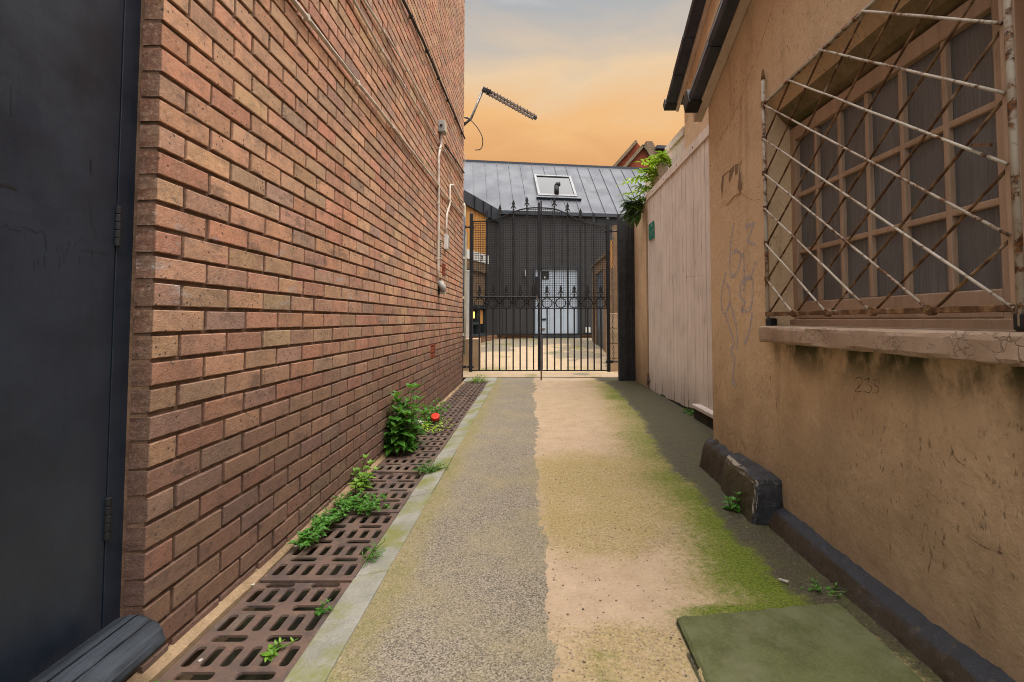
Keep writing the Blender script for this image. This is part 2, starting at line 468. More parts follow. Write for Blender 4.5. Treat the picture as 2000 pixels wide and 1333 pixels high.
def mat_rustwhite():
    m = NT('flaking_white_paint_over_rust'); g = m.geo()
    n = m.noise(30, 5, .7, g); n2 = m.noise(6, 3, .6, g)
    r = m.mix(m.mr(m.noise(90, 3, .6, g), .4, .6), (.06, .025, .012), (.21, .085, .028))
    w = m.mix(m.mr(n2, .4, .65), (.48, .42, .34), (.34, .27, .20))
    c = m.mix(m.mr(m.math('ADD', n, m.math('MULTIPLY', n2, .5)), .76, .88), w, r)
    m.p(col=c, rough=.6, spec=.35); m.bump(n, .3, .003); return m.m
def mat_rust():
    m = NT('rusty_bar'); g = m.geo()
    n = m.noise(22, 5, .7, g)
    c = m.mix(m.mr(n, .42, .66), (.085, .04, .018), (.26, .15, .07))
    c = m.mix(m.mr(m.noise(9, 4, .6, g), .60, .72), c, (.40, .33, .25))
    m.p(col=c, rough=.75, spec=.25); m.bump(n, .3, .003); return m.m

def mat_glass():
    m = NT('reeded_obscure_glass'); g = m.geo()
    st = m.noise(230, 3, .6, m.sc(g, 1, 1, .015))
    c = m.mix(m.mr(st, .3, .75), (.090, .094, .096), (.175, .178, .18))
    c = m.mix(m.mr(m.noise(3, 4, .6, g), .35, .7, 0, .6), c, (.095, .088, .08))
    m.p(col=c, rough=.36, spec=.55); m.bump(st, .4, .006); return m.m

def mat_metal(name, col, rough=.45, metal=.55):
    m = NT(name); g = m.geo()
    c = m.mix(m.mr(m.noise(.7, 4, .5, g), .3, .7), col, tuple(x * 1.10 for x in col))
    m.p(col=c, rough=m.mr(m.noise(2, 3, .5, g), .3, .7, rough - .06, rough + .08), metal=metal, spec=.5); 
    m.bump(m.noise(1.0, 2, .5, g), .02, .02); return m.m

def mat_leaf(name, a, b):
    m = NT(name); g = m.geo()
    c = m.mix(m.mr(m.noise(38, 3, .6, g), .35, .65), a, b)
    m.p(col=c, rough=.5, spec=.4)
    tr = m.t.nodes.new('ShaderNodeBsdfTranslucent'); m.set(tr.inputs['Color'], m.mix(.5, c, (.20, .32, .02)))
    ms = m.t.nodes.new('ShaderNodeMixShader'); ms.inputs[0].default_value = .35
    m.t.links.new(m.b.outputs[0], ms.inputs[1]); m.t.links.new(tr.outputs[0], ms.inputs[2]); m.t.links.new(ms.outputs[0], m.out.inputs['Surface'])
    return m.m

def mat_spray(name, col, lo=.42, hi=.62, amt=.6):
    m = NT(name); g = m.geo()
    m.p(col=col, rough=.8, spec=.2)
    a = m.mr(m.noise(40, 5, .75, g), lo, hi, 0, amt)
    m.p(alpha=a); return m.m

def mat_tile(name, a, b, row=.11, vecs=(1, 1, 1)):
    m = NT(name); g = m.geo(); xyz = m.sep(g)
    cb = m.t.nodes.new('ShaderNodeCombineXYZ'); m.set(cb.inputs[0], m.math('ADD', xyz[0], xyz[1])); m.set(cb.inputs[1], xyz[2])
    n = m.t.nodes.new('ShaderNodeTexBrick'); m.set(n.inputs['Vector'], cb.outputs[0])
    n.inputs['Scale'].default_value = 1; n.inputs['Brick Width'].default_value = .23; n.inputs['Row Height'].default_value = row
    n.inputs['Mortar Size'].default_value = .008
    m.set(n.inputs['Color1'], a); m.set(n.inputs['Color2'], b); m.set(n.inputs['Mortar'], tuple(x * .4 for x in b))
    c = m.mix(m.mr(m.noise(6, 5, .6, g), .4, .7, 0, .5), n.outputs['Color'], tuple(x * .5 for x in a))
    m.p(col=c, rough=.85, spec=.2); return m.m

M = {}
M['brick'] = mat_brick(); M['mortar'] = mat_mortar(); M['render'] = mat_render(); M['ground'] = mat_ground()
M['iron'] = mat_iron()
M['kerb'] = mat_stone('kerb_concrete', (.27, .255, .215), (.20, .19, .155), .62, (.17, .17, .045))
M['slab'] = mat_stone('mossy_slab', (.100, .106, .042), (.066, .071, .025), .5, (.125, .125, .065))
M['strip'] = mat_stone('sand_mortar_strip', (.30, .205, .12), (.19, .125, .07), .2, (.09, .08, .03))
M['soil'] = mat_stone('wet_soil', (.030, .025, .012), (.012, .010, .007), .5, (.035, .038, .012))
M['plinth'] = mat_blackpaint('worn_bitumen_plinth', .35, (.030, .024, .021), .5)
M['block'] = mat_blackpaint('chipped_black_stone', .75, (.014, .014, .016), .38)
M['gate'] = mat_blackpaint('black_gate_paint', 0, (.005, .005, .006), .55)
M['post'] = mat_blackpaint('black_post_paint', 0, (.007, .007, .008), .65)
M['bluepost'] = mat_blackpaint('worn_blue_black_pipe', .25, (.028, .034, .045), .45)
M['door'] = mat_door()
M['sill_black'] = mat_blackpaint('weathered_black_timber', .1, (.030, .035, .042), .5)
M['fence'] = mat_woodpaint('pale_pink_fence_paint', (.72, .63, .56), (.63, .54, .475))
M['fencepost'] = mat_woodpaint('tan_post_paint', (.36, .245, .145), (.28, .18, .10))
M['frame'] = mat_woodpaint('tan_window_paint', (.44, .30, .205), (.36, .24, .155), (.16, .11, .07))
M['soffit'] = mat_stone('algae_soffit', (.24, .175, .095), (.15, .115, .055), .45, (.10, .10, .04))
M['sill'] = mat_stone('flaking_sill_paint', (.42, .30, .215), (.30, .205, .14), .12, (.10, .085, .05))
M['grille_white'] = mat_rustwhite(); M['grille_rust'] = mat_rust(); M['glass'] = mat_glass()
M['barge'] = mat_woodpaint('cream_barge_board', (.64, .52, .41), (.56, .44, .34))
M['verge'] = mat_blackpaint('dark_verge_cap', 0, (.022, .026, .038), .45)
M['zinc_wall'] = mat_metal('dark_zinc_wall', (.038, .0365, .0365), .5, .15)
M['zinc_roof'] = mat_metal('grey_zinc_roof', (.034, .034, .043), .5, .15)
M['zinc_blue'] = mat_metal('blue_black_fascia', (.040, .046, .056), .42, .3)
M['white_door'] = simple('pale_blue_white_door', (.40, .46, .53), .4, .06, 2, bump=0)
M['dark'] = simple('matt_black', (.012, .012, .013), .6, .2, bump=0)
M['white'] = simple('white_paint', (.62, .60, .56), .6, .12, 4)
M['cream'] = simple('cream_plastic', (.55, .50, .38), .5, .12, 8)
M['conduit'] = simple('dirty_cream_conduit', (.62, .54, .45), .5, .16, 14)
M['greybox'] = simple('grey_plastic', (.36, .35, .33), .5, .2, 14)
M['cable'] = simple('black_cable', (.030, .027, .026), .5, .3, 20)
M['alu'] = simple('weathered_aluminium', (.22, .19, .17), .45, .3, 30, metal=.5)
M['skyframe'] = simple('grey_roof_window_frame', (.20, .195, .19), .5, .1, 3)
M['cedar'] = None
M['brownpanel'] = simple('brown_panel', (.17, .11, .06), .6, .2, 6)
M['darkglass'] = simple('dark_window_glass', (.012, .014, .016), .06, .1, 3, spec=.7, bump=0)
M['stonepier'] = mat_stone('tan_stone_pier', (.42, .30, .19), (.33, .23, .14), .1)
M['gold'] = mat_tile('old_stock_brick', (.33, .19, .10), (.24, .12, .07), .075)
M['redbrick'] = mat_tile('red_gable_brick', (.34, .085, .038), (.25, .065, .032), .075)
M['rooftile'] = mat_tile('brown_roof_tile', (.28, .19, .12), (.19, .13, .085), .16)
M['coping'] = mat_stone('weathered_coping', (.22, .16, .10), (.13, .10, .06), .2)
M['leaf'] = mat_leaf('weed_leaf', (.045, .15, .016), (.085, .25, .025))
M['leaf_light'] = mat_leaf('bright_leaf', (.22, .40, .02), (.38, .54, .05))
M['leaf_mid'] = mat_leaf('mid_green_leaf', (.10, .22, .018), (.20, .36, .035))
M['leaf_dark'] = mat_leaf('dark_fatsia_leaf', (.018, .045, .010), (.05, .10, .02))
M['stem'] = simple('plant_stem', (.10, .11, .035), .7, .2, 30)
M['red'] = simple('red_plastic', (.60, .025, .010), .4, .1, 10, bump=0)
M['paper'] = simple('dirty_white_litter', (.42, .37, .31), .7, .15, 40)
M['sign_green'] = simple('faded_green_sign', (.012, .20, .135), .4, .25, 20, bump=0)
M['sign_pale'] = simple('pale_green_mark', (.25, .46, .38), .5, .15, 30, bump=0)
M['spray_blue'] = mat_spray('faded_blue_spray', (.47, .45, .49), .28, .60, .6)
M['pencil'] = mat_spray('dark_scribble', (.10, .06, .04), .32, .58, .75)
M['crack'] = mat_spray('crack_scuff_line', (.12, .075, .045), .36, .62, .65)  # dark brown line for wall cracks and fence scuffs
M['bare'] = mat_stone('bare_cement', (.27, .175, .105), (.17, .105, .065))
M['amber'] = NT('warm_lit_lamp').p(col=(.8, .4, .1), emit=(1.0, .50, .10), es=1.6).m
def mat_cedar():
    m = NT('cedar_boards'); g = m.geo()
    c = m.mix(m.mr(m.noise(18, 5, .65, m.sc(g, 1, 1, .05)), .3, .7), (.52, .26, .075), (.38, .165, .042))
    m.p(col=c, rough=.55, spec=.3); return m.m
M['cedar'] = mat_cedar()

# ================================================================== SETTING: ground
XW, YC, YE = -1.06, 1.356, 7.52            # brick face, near corner, far corner
def yard_z(Y): return float(np.interp(Y, [0, 7.9, 14.3, 16], [0, 0, .40, .42]))

g = MB(); g.quad((-150, -120, -.145), (150, -120, -.145), (150, 220, -.145), (-150, 220, -.145))
tag(g.build('ground', M['soil'], origin=(0, 0, -.145)), kind='structure')

def ground_sheet(name, xs, ys, zf, maskf):
    X, Y = np.meshgrid(xs, ys)
    Z = zf(X, Y)
    m1, m2 = maskf(X, Y)
    Z = Z + np.clip(m1[1], 0, 1) * (fb(X * 45, Y * 45, 3) - .35) * .010
    if name == 'path': Z = Z - GAP['g'] * .014
    nx, ny = len(xs), len(ys)
    me = bpy.data.meshes.new(name)
    co = np.stack([X, Y, Z], -1).reshape(-1, 3)
    idx = np.arange(nx * ny).reshape(ny, nx)
    q = np.stack([idx[:-1, :-1], idx[:-1, 1:], idx[1:, 1:], idx[1:, :-1]], -1).reshape(-1, 4)
    me.vertices.add(len(co)); me.vertices.foreach_set('co', co.ravel().astype(np.float32))
    me.loops.add(q.size); me.loops.foreach_set('vertex_index', q.ravel().astype(np.int32))
    me.polygons.add(len(q)); me.polygons.foreach_set('loop_start', np.arange(0, q.size, 4, dtype=np.int32))
    me.update(calc_edges=True)
    for nm, arr in (('m', m1), ('m2', m2)):
        at = me.color_attributes.new(nm, 'FLOAT_COLOR', 'POINT')
        at.data.foreach_set('color', np.stack([*arr, np.ones_like(X)], -1).astype(np.float32).ravel())
    me.polygons.foreach_set('use_smooth', [True] * len(q))
    me.materials.append(M['ground'])
    o = bpy.data.objects.new(name, me); COL.objects.link(o)
    return tag(o, kind='structure')

XB_Y = [0.2, 1.2, 1.6, 1.83, 2.41, 3.0, 3.29, 4.02, 5.0, 6.0, 6.7, 7.4, 8.2]
XB_X = [1.12, 1.06, .97, .91, .92, .915, .93, 1.00, 1.08, 1.14, 1.17, 1.14, 1.25]
GAP = {}
def path_masks(X, Y):
    wob = (fb(X * 0 + 3, Y * 2.2) - .5) * .12 + (fb(X * 9, Y * 9) - .5) * .07
    asp = sst(.05, -.05, X - (.052 + wob + (fb(X * 30, Y * 30) - .5) * .06))
    asp = asp * (1 - .3 * sst(.60, .75, fb(X * 4 + 60, Y * 2.4 + 7)) * sst(-.35, -.05, X))
    far = sst(6.2, 7.4, Y)
    xb = np.interp(Y, XB_Y, XB_X) + (fb(X * 4 + 9, Y * 4) - .5) * .14
    wet = sst(-.09, .07, X - xb + (fb(X * 22, Y * 22) - .5) * .10)
    wet = wet * (.78 + .3 * fb(X * 3 + 5, Y * 3))
    wet = np.maximum(wet, sst(7.45, 7.6, Y) * sst(.9, 1.2, X))
    d = xb - X
    nz_ = fb(X * 3 + 40, Y * 3, 5); nz2 = fb(X * 8 + 3, Y * 8 + 5, 4)
    prof = np.interp(Y, [.8, 1.5, 1.65, 1.9, 2.3, 2.8, 3.4, 4.2, 5.2, 6.5, 7.4], [.15, .5, 1, 1.1, .9, .65, .6, .75, .55, .75, .35])
    moss = prof * np.exp(-np.clip(d - .02, 0, 9) ** 2 / .075) * (.6 + .9 * nz_)
    moss = np.maximum(moss, .95 * np.exp(-((Y - (1.62 + .14 * (X - .5))) / .05) ** 2) * sst(.35, .6, X))
    moss = moss * (1 - asp) + asp * .55 * sst(-.36, -.52, X) * nz2
    moss = np.maximum(moss, .5 * sst(.62, .8, fb(X * 5 + 80, Y * 5)) * (1 - asp) * (Y < 1.7))
    yb = np.interp(Y, [.5, 1.45, 1.62, 2.0, 2.15, 3.3, 3.62, 4.2, 6, 7], [.55, .6, .12, .10, .75, .8, .15, .2, .3, .15])
    yb = np.interp(Y + (nz_ - .5) * .5 - .18 * (X - .3), [.5, 1.45, 1.62, 2.0, 2.15, 3.3, 3.62, 4.2, 6, 7], [.55, .6, .12, .10, .75, .8, .12, .2, .3, .15])
    yel = np.maximum(yb, .75 * np.exp(-np.clip(d, 0, 9) ** 2 / .16)) * (.65 + .7 * nz2)
    yel = yel * (1 - asp) + asp * np.clip(.85 * sst(-.38, -.52, X) * (.5 + nz2) + .5 * sst(.5, .72, fb(X * 2.5 + 11, Y * 1.6 + 3)) * .6, 0, 1)
    agg = np.interp(Y + (nz_ - .5) * .4, [.5, 1.45, 1.62, 2.0, 2.15, 3.1, 3.5, 4], [.95, .9, .25, .2, .8, .65, .12, .1]) * (1 - asp)
    xl = .475 - (1.583 - Y) * .056; yt = 1.583 + (X - .475) * .144
    gap = np.maximum(((xl - X) > -.004) * ((xl - X) < .012) * (Y < yt + .012), ((Y - yt) > -.004) * ((Y - yt) < .012) * (X > xl - .012) * (X < 1.07)) * 1.0
    GAP['g'] = gap; wet = np.maximum(wet, gap); moss = moss * (1 - gap)
    return (asp, moss, wet), (yel, agg, far)
def path_z(X, Y): return (fb(X * 2, Y * 2) - .5) * .010 + (fb(X * 14, Y * 14) - .5) * .004
ys = np.concatenate([np.arange(.15, .9, .06), np.arange(.9, 4, .0125), np.arange(4, 8.03, .025)])
ground_sheet('path', np.arange(-.545, 2.06, .0125), ys, path_z, path_masks)
def yard_masks(X, Y):
    n_ = fb(X * 1.2, Y * 1.2, 5)
    asp = sst(.45, .60, n_ + .25 * sst(11.5, 13.6, Y) - .2 * sst(9.5, 8.5, Y) + .12 * sst(0, 1.5, X) - .08)
    yel = .5 * fb(X * 2 + 9, Y * 2)
    return (asp, .55 * sst(.55, .75, fb(X * 1.7 + 4, Y * 1.7)), X * 0), (yel, X * 0, X * 0)
ground_sheet('yard', np.arange(-4, 5, .08), np.arange(8.03, 15.5, .08), lambda X, Y: np.interp(Y, [0, 7.9, 14.3, 16], [0, 0, .40, .42]), yard_masks)

# the strip of sandy mortar at the foot of the brick wall
s = MB(); n = 160
for k in range(n):
    y0, y1 = .3 + 7.3 * k / n, .3 + 7.3 * (k + 1) / n
    a0, a1 = [-1.030 + (float(vn(y * 6, 5)) - .5) * .008 for y in (y0, y1)]
    h0, h1 = [-.014 + (float(vn(y * 9, 8)) - .5) * .010 for y in (y0, y1)]
    s.quad((-1.075, y0, h0 + .014), (a0, y0, h0 - .004), (a1, y1, h1 - .004), (-1.075, y1, h1 + .014))
    s.quad((a0, y0, h0 - .004), (a0 + .004, y0, -.14), (a1 + .004, y1, -.14), (a1, y1, h1 - .004))
tag(s.build('mortar_strip', M['strip'], smooth=True), kind='structure')
# concrete kerb: long stones, butted with thin joints
s = MB(); yk = .2
while yk < 7.7:
    l = RU(.82, .95); d = RU(-.0025, .0025)
    e = min(yk + l - .004, 7.75); dz = RU(-.002, .002)
    s.prism([(-.673 + d, yk, -.14), (-.5465 + d, yk, -.14), (-.5465 + d, yk, .005 + dz), (-.673 + d, yk, -.018 + dz)], (0, e - yk, 0))
    yk += l
tag(s.build('kerb', M['kerb'], bevel=.006), kind='structure')
# bed of the drain channel with dirt
s = MB(); xs = np.linspace(-1.03, -.64, 8); ysd = np.linspace(.3, 7.7, 220)
for j in range(len(ysd) - 1):
    for i in range(7):
        P = [(x, y, -.135 + float(fb(x * 12, y * 12)) * .035) for x, y in ((xs[i], ysd[j]), (xs[i + 1], ysd[j]), (xs[i + 1], ysd[j + 1]), (xs[i], ysd[j + 1]))]
        s.quad(*P)
tag(s.build('drain_channel', M['soil'], smooth=False), kind='structure')

s = MB(); s.box(-1.075, -.5470, 7.66, 8.03, -.1, .006)
tag(s.build('threshold', M['kerb'], bevel=.02), kind='structure')
# ================================================================== drain grates
def slot(cx, cy, w, h, n=3):
    r = min(w, h) * .34; pts = []
    for (sx_, sy_, a0) in ((1, 1, 0), (-1, 1, 90), (-1, -1, 180), (1, -1, 270)):
        for k in range(n + 1):
            a = R(a0 + 90 * k / n)
            pts.append((cx + sx_ * (w / 2 - r) + r * math.cos(a), cy + sy_ * (h / 2 - r) + r * math.sin(a)))
    out = []
    for p, q in zip(pts, pts[1:] + pts[:1]):
        out.append(p); l = math.hypot(q[0] - p[0], q[1] - p[1]); k = int(l / .012)
        for i in range(1, k + 1): out.append((p[0] + (q[0] - p[0]) * i / (k + 1), p[1] + (q[1] - p[1]) * i / (k + 1)))
    return out
def grate_mesh():
    """a cast plate 0.334 x 0.615 with four rows of six slots and the cross slots between them"""
    x0, x1, y0, y1 = -1.026, -.676, 0, .636
    cells = []
    nx, px = 6, (x1 - x0 - .012) / 6
    for r in range(4):
        yc = .0795 + .1588 * r
        for i in range(nx): cells.append(((x0 + .006 + px * i, x0 + .006 + px * (i + 1), yc - .048, yc + .048), (x0 + .006 + px * (i + .5), yc, .0285, .086)))
        ya, yb = yc + .048, yc + .1588 - .048
        if r == 3: yb = y1
        for i in range(2):
            hw = (x1 - x0 - .012) / 2; xa = x0 + .006 + hw * i
            if True: cells.append(((xa, xa + hw, ya, yb), (xa + hw / 2, (ya + yb) / 2, .106, .032)))
    cells.append(((x0 + .006, x1 - .006, y0, 0.0795 - .048), None))
    cells.append(((x0, x0 + .006, y0, y1), None)); cells.append(((x1 - .006, x1, y0, y1), None))
    mb = MB()
    for (a, b, c, d), hole in cells:
        if not hole: mb.quad((a, c, 0), (b, c, 0), (b, d, 0), (a, d, 0)); continue
        cx, cy, w, h = hole
        P = slot(cx, cy, w, h); k = len(P)
        # outer boundary points matched by direction
        O = []
        for (x, y) in P:
            dx, dy = x - cx, y - cy
            t = min(((b - a) / 2) / abs(dx) if abs(dx) > 1e-6 else 9e9, ((d - c) / 2) / abs(dy) if abs(dy) > 1e-6 else 9e9)
            O.append((cx + dx * t, cy + dy * t))
        corners = [(b, d), (a, d), (a, c), (b, c)]
        for j in range(k):
            p, q, o1, o2 = P[j], P[(j + 1) % k], O[j], O[(j + 1) % k]
            mid = None
            for cr in corners:
                e1 = abs(o1[0] - cr[0]) < 1e-6 or abs(o1[1] - cr[1]) < 1e-6
                on_same = (abs(o1[0] - o2[0]) < 1e-6 and abs(abs(o1[0] - cx) - (b - a) / 2) < 1e-6) or (abs(o1[1] - o2[1]) < 1e-6 and abs(abs(o1[1] - cy) - (d - c) / 2) < 1e-6)
                if not on_same and (cr[0] - cx) * (o1[0] + o2[0] - 2 * cx) > 0 and (cr[1] - cy) * (o1[1] + o2[1] - 2 * cy) > 0: mid = cr
            pts = [(*p, 0), (*o1, 0)] + ([(*mid, 0)] if mid else []) + [(*o2, 0), (*q, 0)]
            mb.quad(*pts)
            mb.quad((*p, 0), (*q, 0), (q[0] * .96 + cx * .04, q[1] * .96 + cy * .04, -.007), (p[0] * .96 + cx * .04, p[1] * .96 + cy * .04, -.007))
    for A, B in (((x0, y0), (x1, y0)), ((x1, y0), (x1, y1)), ((x1, y1), (x0, y1)), ((x0, y1), (x0, y0))):
        mb.quad((*A, 0), (*B, 0), (*B, -.03), (*A, -.03))
    return mb
gl = ['cast iron drain grate with a yellow green weed sprout, nearest the black timber door sill',
      'rusty drain grate second from the black door sill, beside the mossy kerb joint',
      'rusty drain grate in front of the low creeping weed, third from the door sill',
      'rusty drain grate half covered by creeping weeds, fourth from the door sill',
      'rusty drain grate beside the small yellow leaved weed, fifth from the door sill',
      'rusty drain grate at the near foot of the tall bushy weed',
      'rusty drain grate just beyond the tall bushy weed, beside a pale crumpled litter scrap',
      'rusty drain grate beside the red plastic cap',
      'small looking drain grate third from the iron gate',
      'small looking drain grate second from the iron gate',
      'farthest drain grate, by the grass tuft before the iron gate']
proto = None
YG = [.585 + .642 * k for k in range(11)]
for k, y in enumerate(YG):
    if proto is None:
        proto = grate_mesh().build('drain_grate', M['iron'], origin=(0, 0, 0)); o = proto
    else:
        o = proto.copy(); COL.objects.link(o)
    o.location = (RU(-.002, .002), y, -.024 + RU(-.002, .002)); o.rotation_euler = (RU(-.003, .003), RU(-.006, .006), RU(-.003, .003))
    tag(o, gl[k], 'drain grate', 'iron grates along the brick wall')

# ================================================================== brick building on the left
bb = thing('brick_building', 'brick building with long stock brick side wall along left of alley', 'building', (-3, 4, 0))
def brick_wall():
    V, Fc, C = [], [], []
    pal = [(.64, .36, .215), (.63, .345, .205), (.63, .32, .195), (.58, .315, .20), (.54, .31, .20), (.63, .385, .235), (.61, .30, .185), (.46, .28, .20), (.64, .355, .21), (.61, .325, .20), (.60, .275, .17)]
    def add(y0, y1, z0, z1, depth, first_=False):
        dist = (y0 + y1) / 2
        nl, ns = (9, 4) if dist < 3 else ((5, 2) if dist < 5 else (2, 1))
        r = .0028; base = random.choice(pal)
        k = RU(.78, 1.08); col = [c * k for c in base]
        off = RU(-.002, .002); tw = RU(-.0015, .0015)
        pts = []
        A, B = y1 - y0, z1 - z0
        for i in range(nl): pts.append((y0 + A * i / nl, z0, 0, 1 if i else 2))
        for i in range(ns): pts.append((y1, z0 + B * i / ns, 1, 0))
        for i in range(nl): pts.append((y1 - A * i / nl, z1, 0, -1))
        for i in range(ns): pts.append((y0, z1 - B * i / ns, -1, 0))
        cy, cz = (y0 + y1) / 2, (z0 + z1) / 2
        P = [(y + RU(-.0016, .0016), z + RU(-.0016, .0016)) for y, z, _, _ in pts]
        n = len(P); i0 = len(V)
        def ins(y, z, d):
            return (max(y0 + d, min(y1 - d, y)) , max(z0 + d, min(z1 - d, z)))
        for (y, z) in P: 
            a, b = ins(y, z, r + RU(0, .002)); V.append((XW + off + tw * (y - cy) / .1, a, b))
        for (y, z) in P:
            a, b = ins(y, z, .0012); V.append((XW + off - .0022, a, b))
        for (y, z) in P: V.append((XW - depth, y, z))
        C.extend([(*[c * (.93 + .12 * random.random()) for c in col], 1)] * n)
        ed = [c * .86 + e * .14 for c, e in zip(col, (.30, .11, .07))]  # side rings darkened in colour to paint shade into the joints
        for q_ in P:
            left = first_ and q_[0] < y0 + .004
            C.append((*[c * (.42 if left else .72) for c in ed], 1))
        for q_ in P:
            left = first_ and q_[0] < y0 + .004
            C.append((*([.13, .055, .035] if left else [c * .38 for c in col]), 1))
        Fc.append(tuple(range(i0, i0 + n)))
        for a in range(2):
            for j in range(n): Fc.append((i0 + a * n + j, i0 + a * n + (j + 1) % n, i0 + (a + 1) * n + (j + 1) % n, i0 + (a + 1) * n + j))
    kz = -1
    while .02 + .075 * kz < 7.9:  # unseen upper courses run high to deepen the shade lower down
        z0 = .02 + .075 * kz + .005; z1 = z0 + .065
        y = YC; half = (kz % 2 == 1)
        first = True; sh = RU(-.003, .003)
        while y < YE - .02:
            l = .1015 if (first and half) else .213
            y1 = min(y + l, YE)
            if YE - y1 < .06: y1 = YE
            skip = False
            for (ay, az) in AIR:
                if z0 < az < z1 and False: skip = True
            add(y + RU(-.002, .002), y1 + RU(-.002, .002), z0 + sh * .3 + RU(-.0015, .0015), z1 + RU(-.0015, .0015), .055 if first or y1 == YE else .02, first)
            first = False; y = y1 + .012
        kz += 1
    return V, Fc, C
AIR = []
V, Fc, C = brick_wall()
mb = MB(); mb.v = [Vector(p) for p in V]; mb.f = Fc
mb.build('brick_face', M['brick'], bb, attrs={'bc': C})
mb = MB(); mb.box(-6, XW - .0085, YC + .003, YE - .004, -.1, 7.95); mb.build('mortar_bed', M['mortar'], bb)
mb = MB(); mb.box(-6.2, XW + .01, -.12, YE + .01, 7.95, 8.1); mb.build('roof', M['coping'], bb)

# black shop-side door and its frame, hinges, worn sill
DX = -1.128
mb = MB(); mb.box(-6, -1.20, -.1, YC - .002, -.1, 7.95); mb.build('shopfront_wall', M['post'], bb)
mb = MB()
mb.box(-1.20, DX + .001, YC - .050, YC + .02, .0, 3.0)
mb.box(-1.20, DX + .010, 0.02, YC - .051, 2.92, 3.05)
mb.build('door_frame', M['door'], bb, bevel=.0012)
mb = MB(); mb.box(-1.17, DX, 0.02, YC - .0535, .03, 2.915)
dr = mb.build('wooden_door', M['door'], bb, bevel=.0012)
for zc in (onX(220, 440, DX).z, onX(203, 1015, DX).z):
    mb = MB(); hy = YC - .051
    for k in range(5):
        mb.tube([(DX + .004, hy, zc - .055 + .022 * k), (DX + .004, hy, zc - .055 + .022 * k + .0205)], .0075, 10)
    mb.build('hinge', M['dark'], dr, bevel=.001)
mb = MB()
def dl(pts, w): MB().ribbon([onX(x, y, DX) for x, y in pts], w * .55, (1, 0, 0), .001).build('paint_crack', M['dark'], dr)
def zz(x, y): return (x / 5.127, 300 + y / 5.127)
dl([zz(*p) for p in ((0, 735), (40, 735), (60, 700), (85, 755), (205, 775))], .003)
dl([zz(*p) for p in ((215, 735), (300, 752), (350, 790), (430, 780), (455, 830), (465, 980))], .003)
dl([zz(*p) for p in ((910, 480), (905, 650), (940, 760), (965, 800))], .002)
dl([zz(*p) for p in ((912, 70), (908, 140), (910, 205))], .004)
dl([zz(*p) for p in ((740, 960), (750, 910), (800, 870), (850, 830))], .002)
dl([zz(*p) for p in ((780, 960), (900, 975), (1110, 1010))], .0018)
dl([(22, 165), (22, 190), (21, 230)], .003); dl([(0, 360), (16, 362), (32, 370)], .010)
for k in range(14):
    x, y = RU(60, 200), RU(470, 520); dl([(x, y), (x + RU(-2, 2), y + RU(8, 26))], .002)
# sill: long weathered timber with splits, rounded end
mb = MB(); ny, nc = 90, 16
prof = [(-1.16, .124), (-1.16, .180), (-1.12, .188), (-1.083, .190), (-1.078, .172), (-1.073, .190), (-1.03, .190), (-1.005, .187), (-1.001, .176), (-.997, .186), (-.965, .181), (-.942, .172), (-.928, .158), (-.926, .142), (-.938, .130), (-1.0, .124)]
i0 = len(mb.v)
for j in range(ny + 1):
    y = .22 + (1.315 - .22) * j / ny
    e = max(0, (y - 1.285) / .03); sq = math.sqrt(max(0, 1 - e * e)) if e > 0 else 1
    for k, (x, z) in enumerate(prof):
        sh = .0035 * (float(vn(y * 7, k * 3.1)) - .5) + .003 * (float(vn(y * 30, k * 5)) - .5)
        if k == 4: z -= .012 * float(vn(y * 3, 77))
        x = -1.082 + (x + 1.16) * (.152 / .235)
        cx, cz = -1.01, .155
        yy = y + (.05 * (x + 1.04) / -.1 if j == ny else 0)
        mb.v.append(Vector((cx + (x - cx) * (.8 + .2 * sq) + sh, y - .3 * max(0, x + 1.05) * (j / ny), cz + (z + sh - cz) * (.72 + .28 * sq))))
for j in range(ny):
    for k in range(nc): mb.f.append((i0 + j * nc + k, i0 + j * nc + (k + 1) % nc, i0 + (j + 1) * nc + (k + 1) % nc, i0 + (j + 1) * nc + k))
mb.f.append(tuple(i0 + ny * nc + k for k in range(nc)))
def mat_oldtimber():
    m = NT('old_black_timber'); g = m.geo()
    gr = m.noise(30, 6, .7, m.sc(g, 1, .07, 1))
    c = m.mix(m.mr(gr, .35, .65), (.009, .012, .016), (.030, .037, .047))
    c = m.mix(m.mr(m.noise(20, 5, .7, m.sc(g, 1, .2, 1)), .66, .74, 0, .7), c, (.22, .18, .15))
    m.p(col=c, rough=.55, spec=.4); m.bump(gr, .8, .012); return m.m
mb.build('door_sill', mat_oldtimber(), bb)

# air bricks and the louvred vent
for (px, py, w, h, mat, cols, rows) in ((845, 686, .215, .145, 'redbrick', 6, 4), (866.5, 527, .215, .14, 'redbrick', 5, 4)):
    p = onX(px, py, XW); mb = MB()
    mb.box(XW - .01, XW + .003, p.y - w / 2, p.y + w / 2, p.z - h / 2, p.z + h / 2)
    for i in range(cols):
        for j in range(rows):
            yy, z_ = p.y - w / 2 + w * (i + .5) / cols, p.z - h / 2 + h * (j + .5) / rows
            mb.box(XW + .003, XW + .007, yy - w / cols * .32, yy + w / cols * .32, z_ + h / rows * .22, z_ + h / rows * .45)
    mb.build('air_brick', M['redbrick'], bb)
p = onX(857, 484, XW); mb = MB(); mb.box(XW - .01, XW + .008, p.y - .12, p.y + .12, p.z - .12, p.z + .12)
vt = mb.build('wall_vent', M['cream'], bb, bevel=.003)
mb = MB()
for i in range(2):
    for j in range(9):
        yy = p.y - .055 + .11 * i; z_ = p.z - .095 + .023 * j
        mb.fbox((XW + .0085, yy, z_), (0, 1, .25), (1, 0, 0), (0, 0, 1), ((-.045, .045), (0, .001), (-.006, .006)))
mb.build('vent_slot', M['dark'], vt)

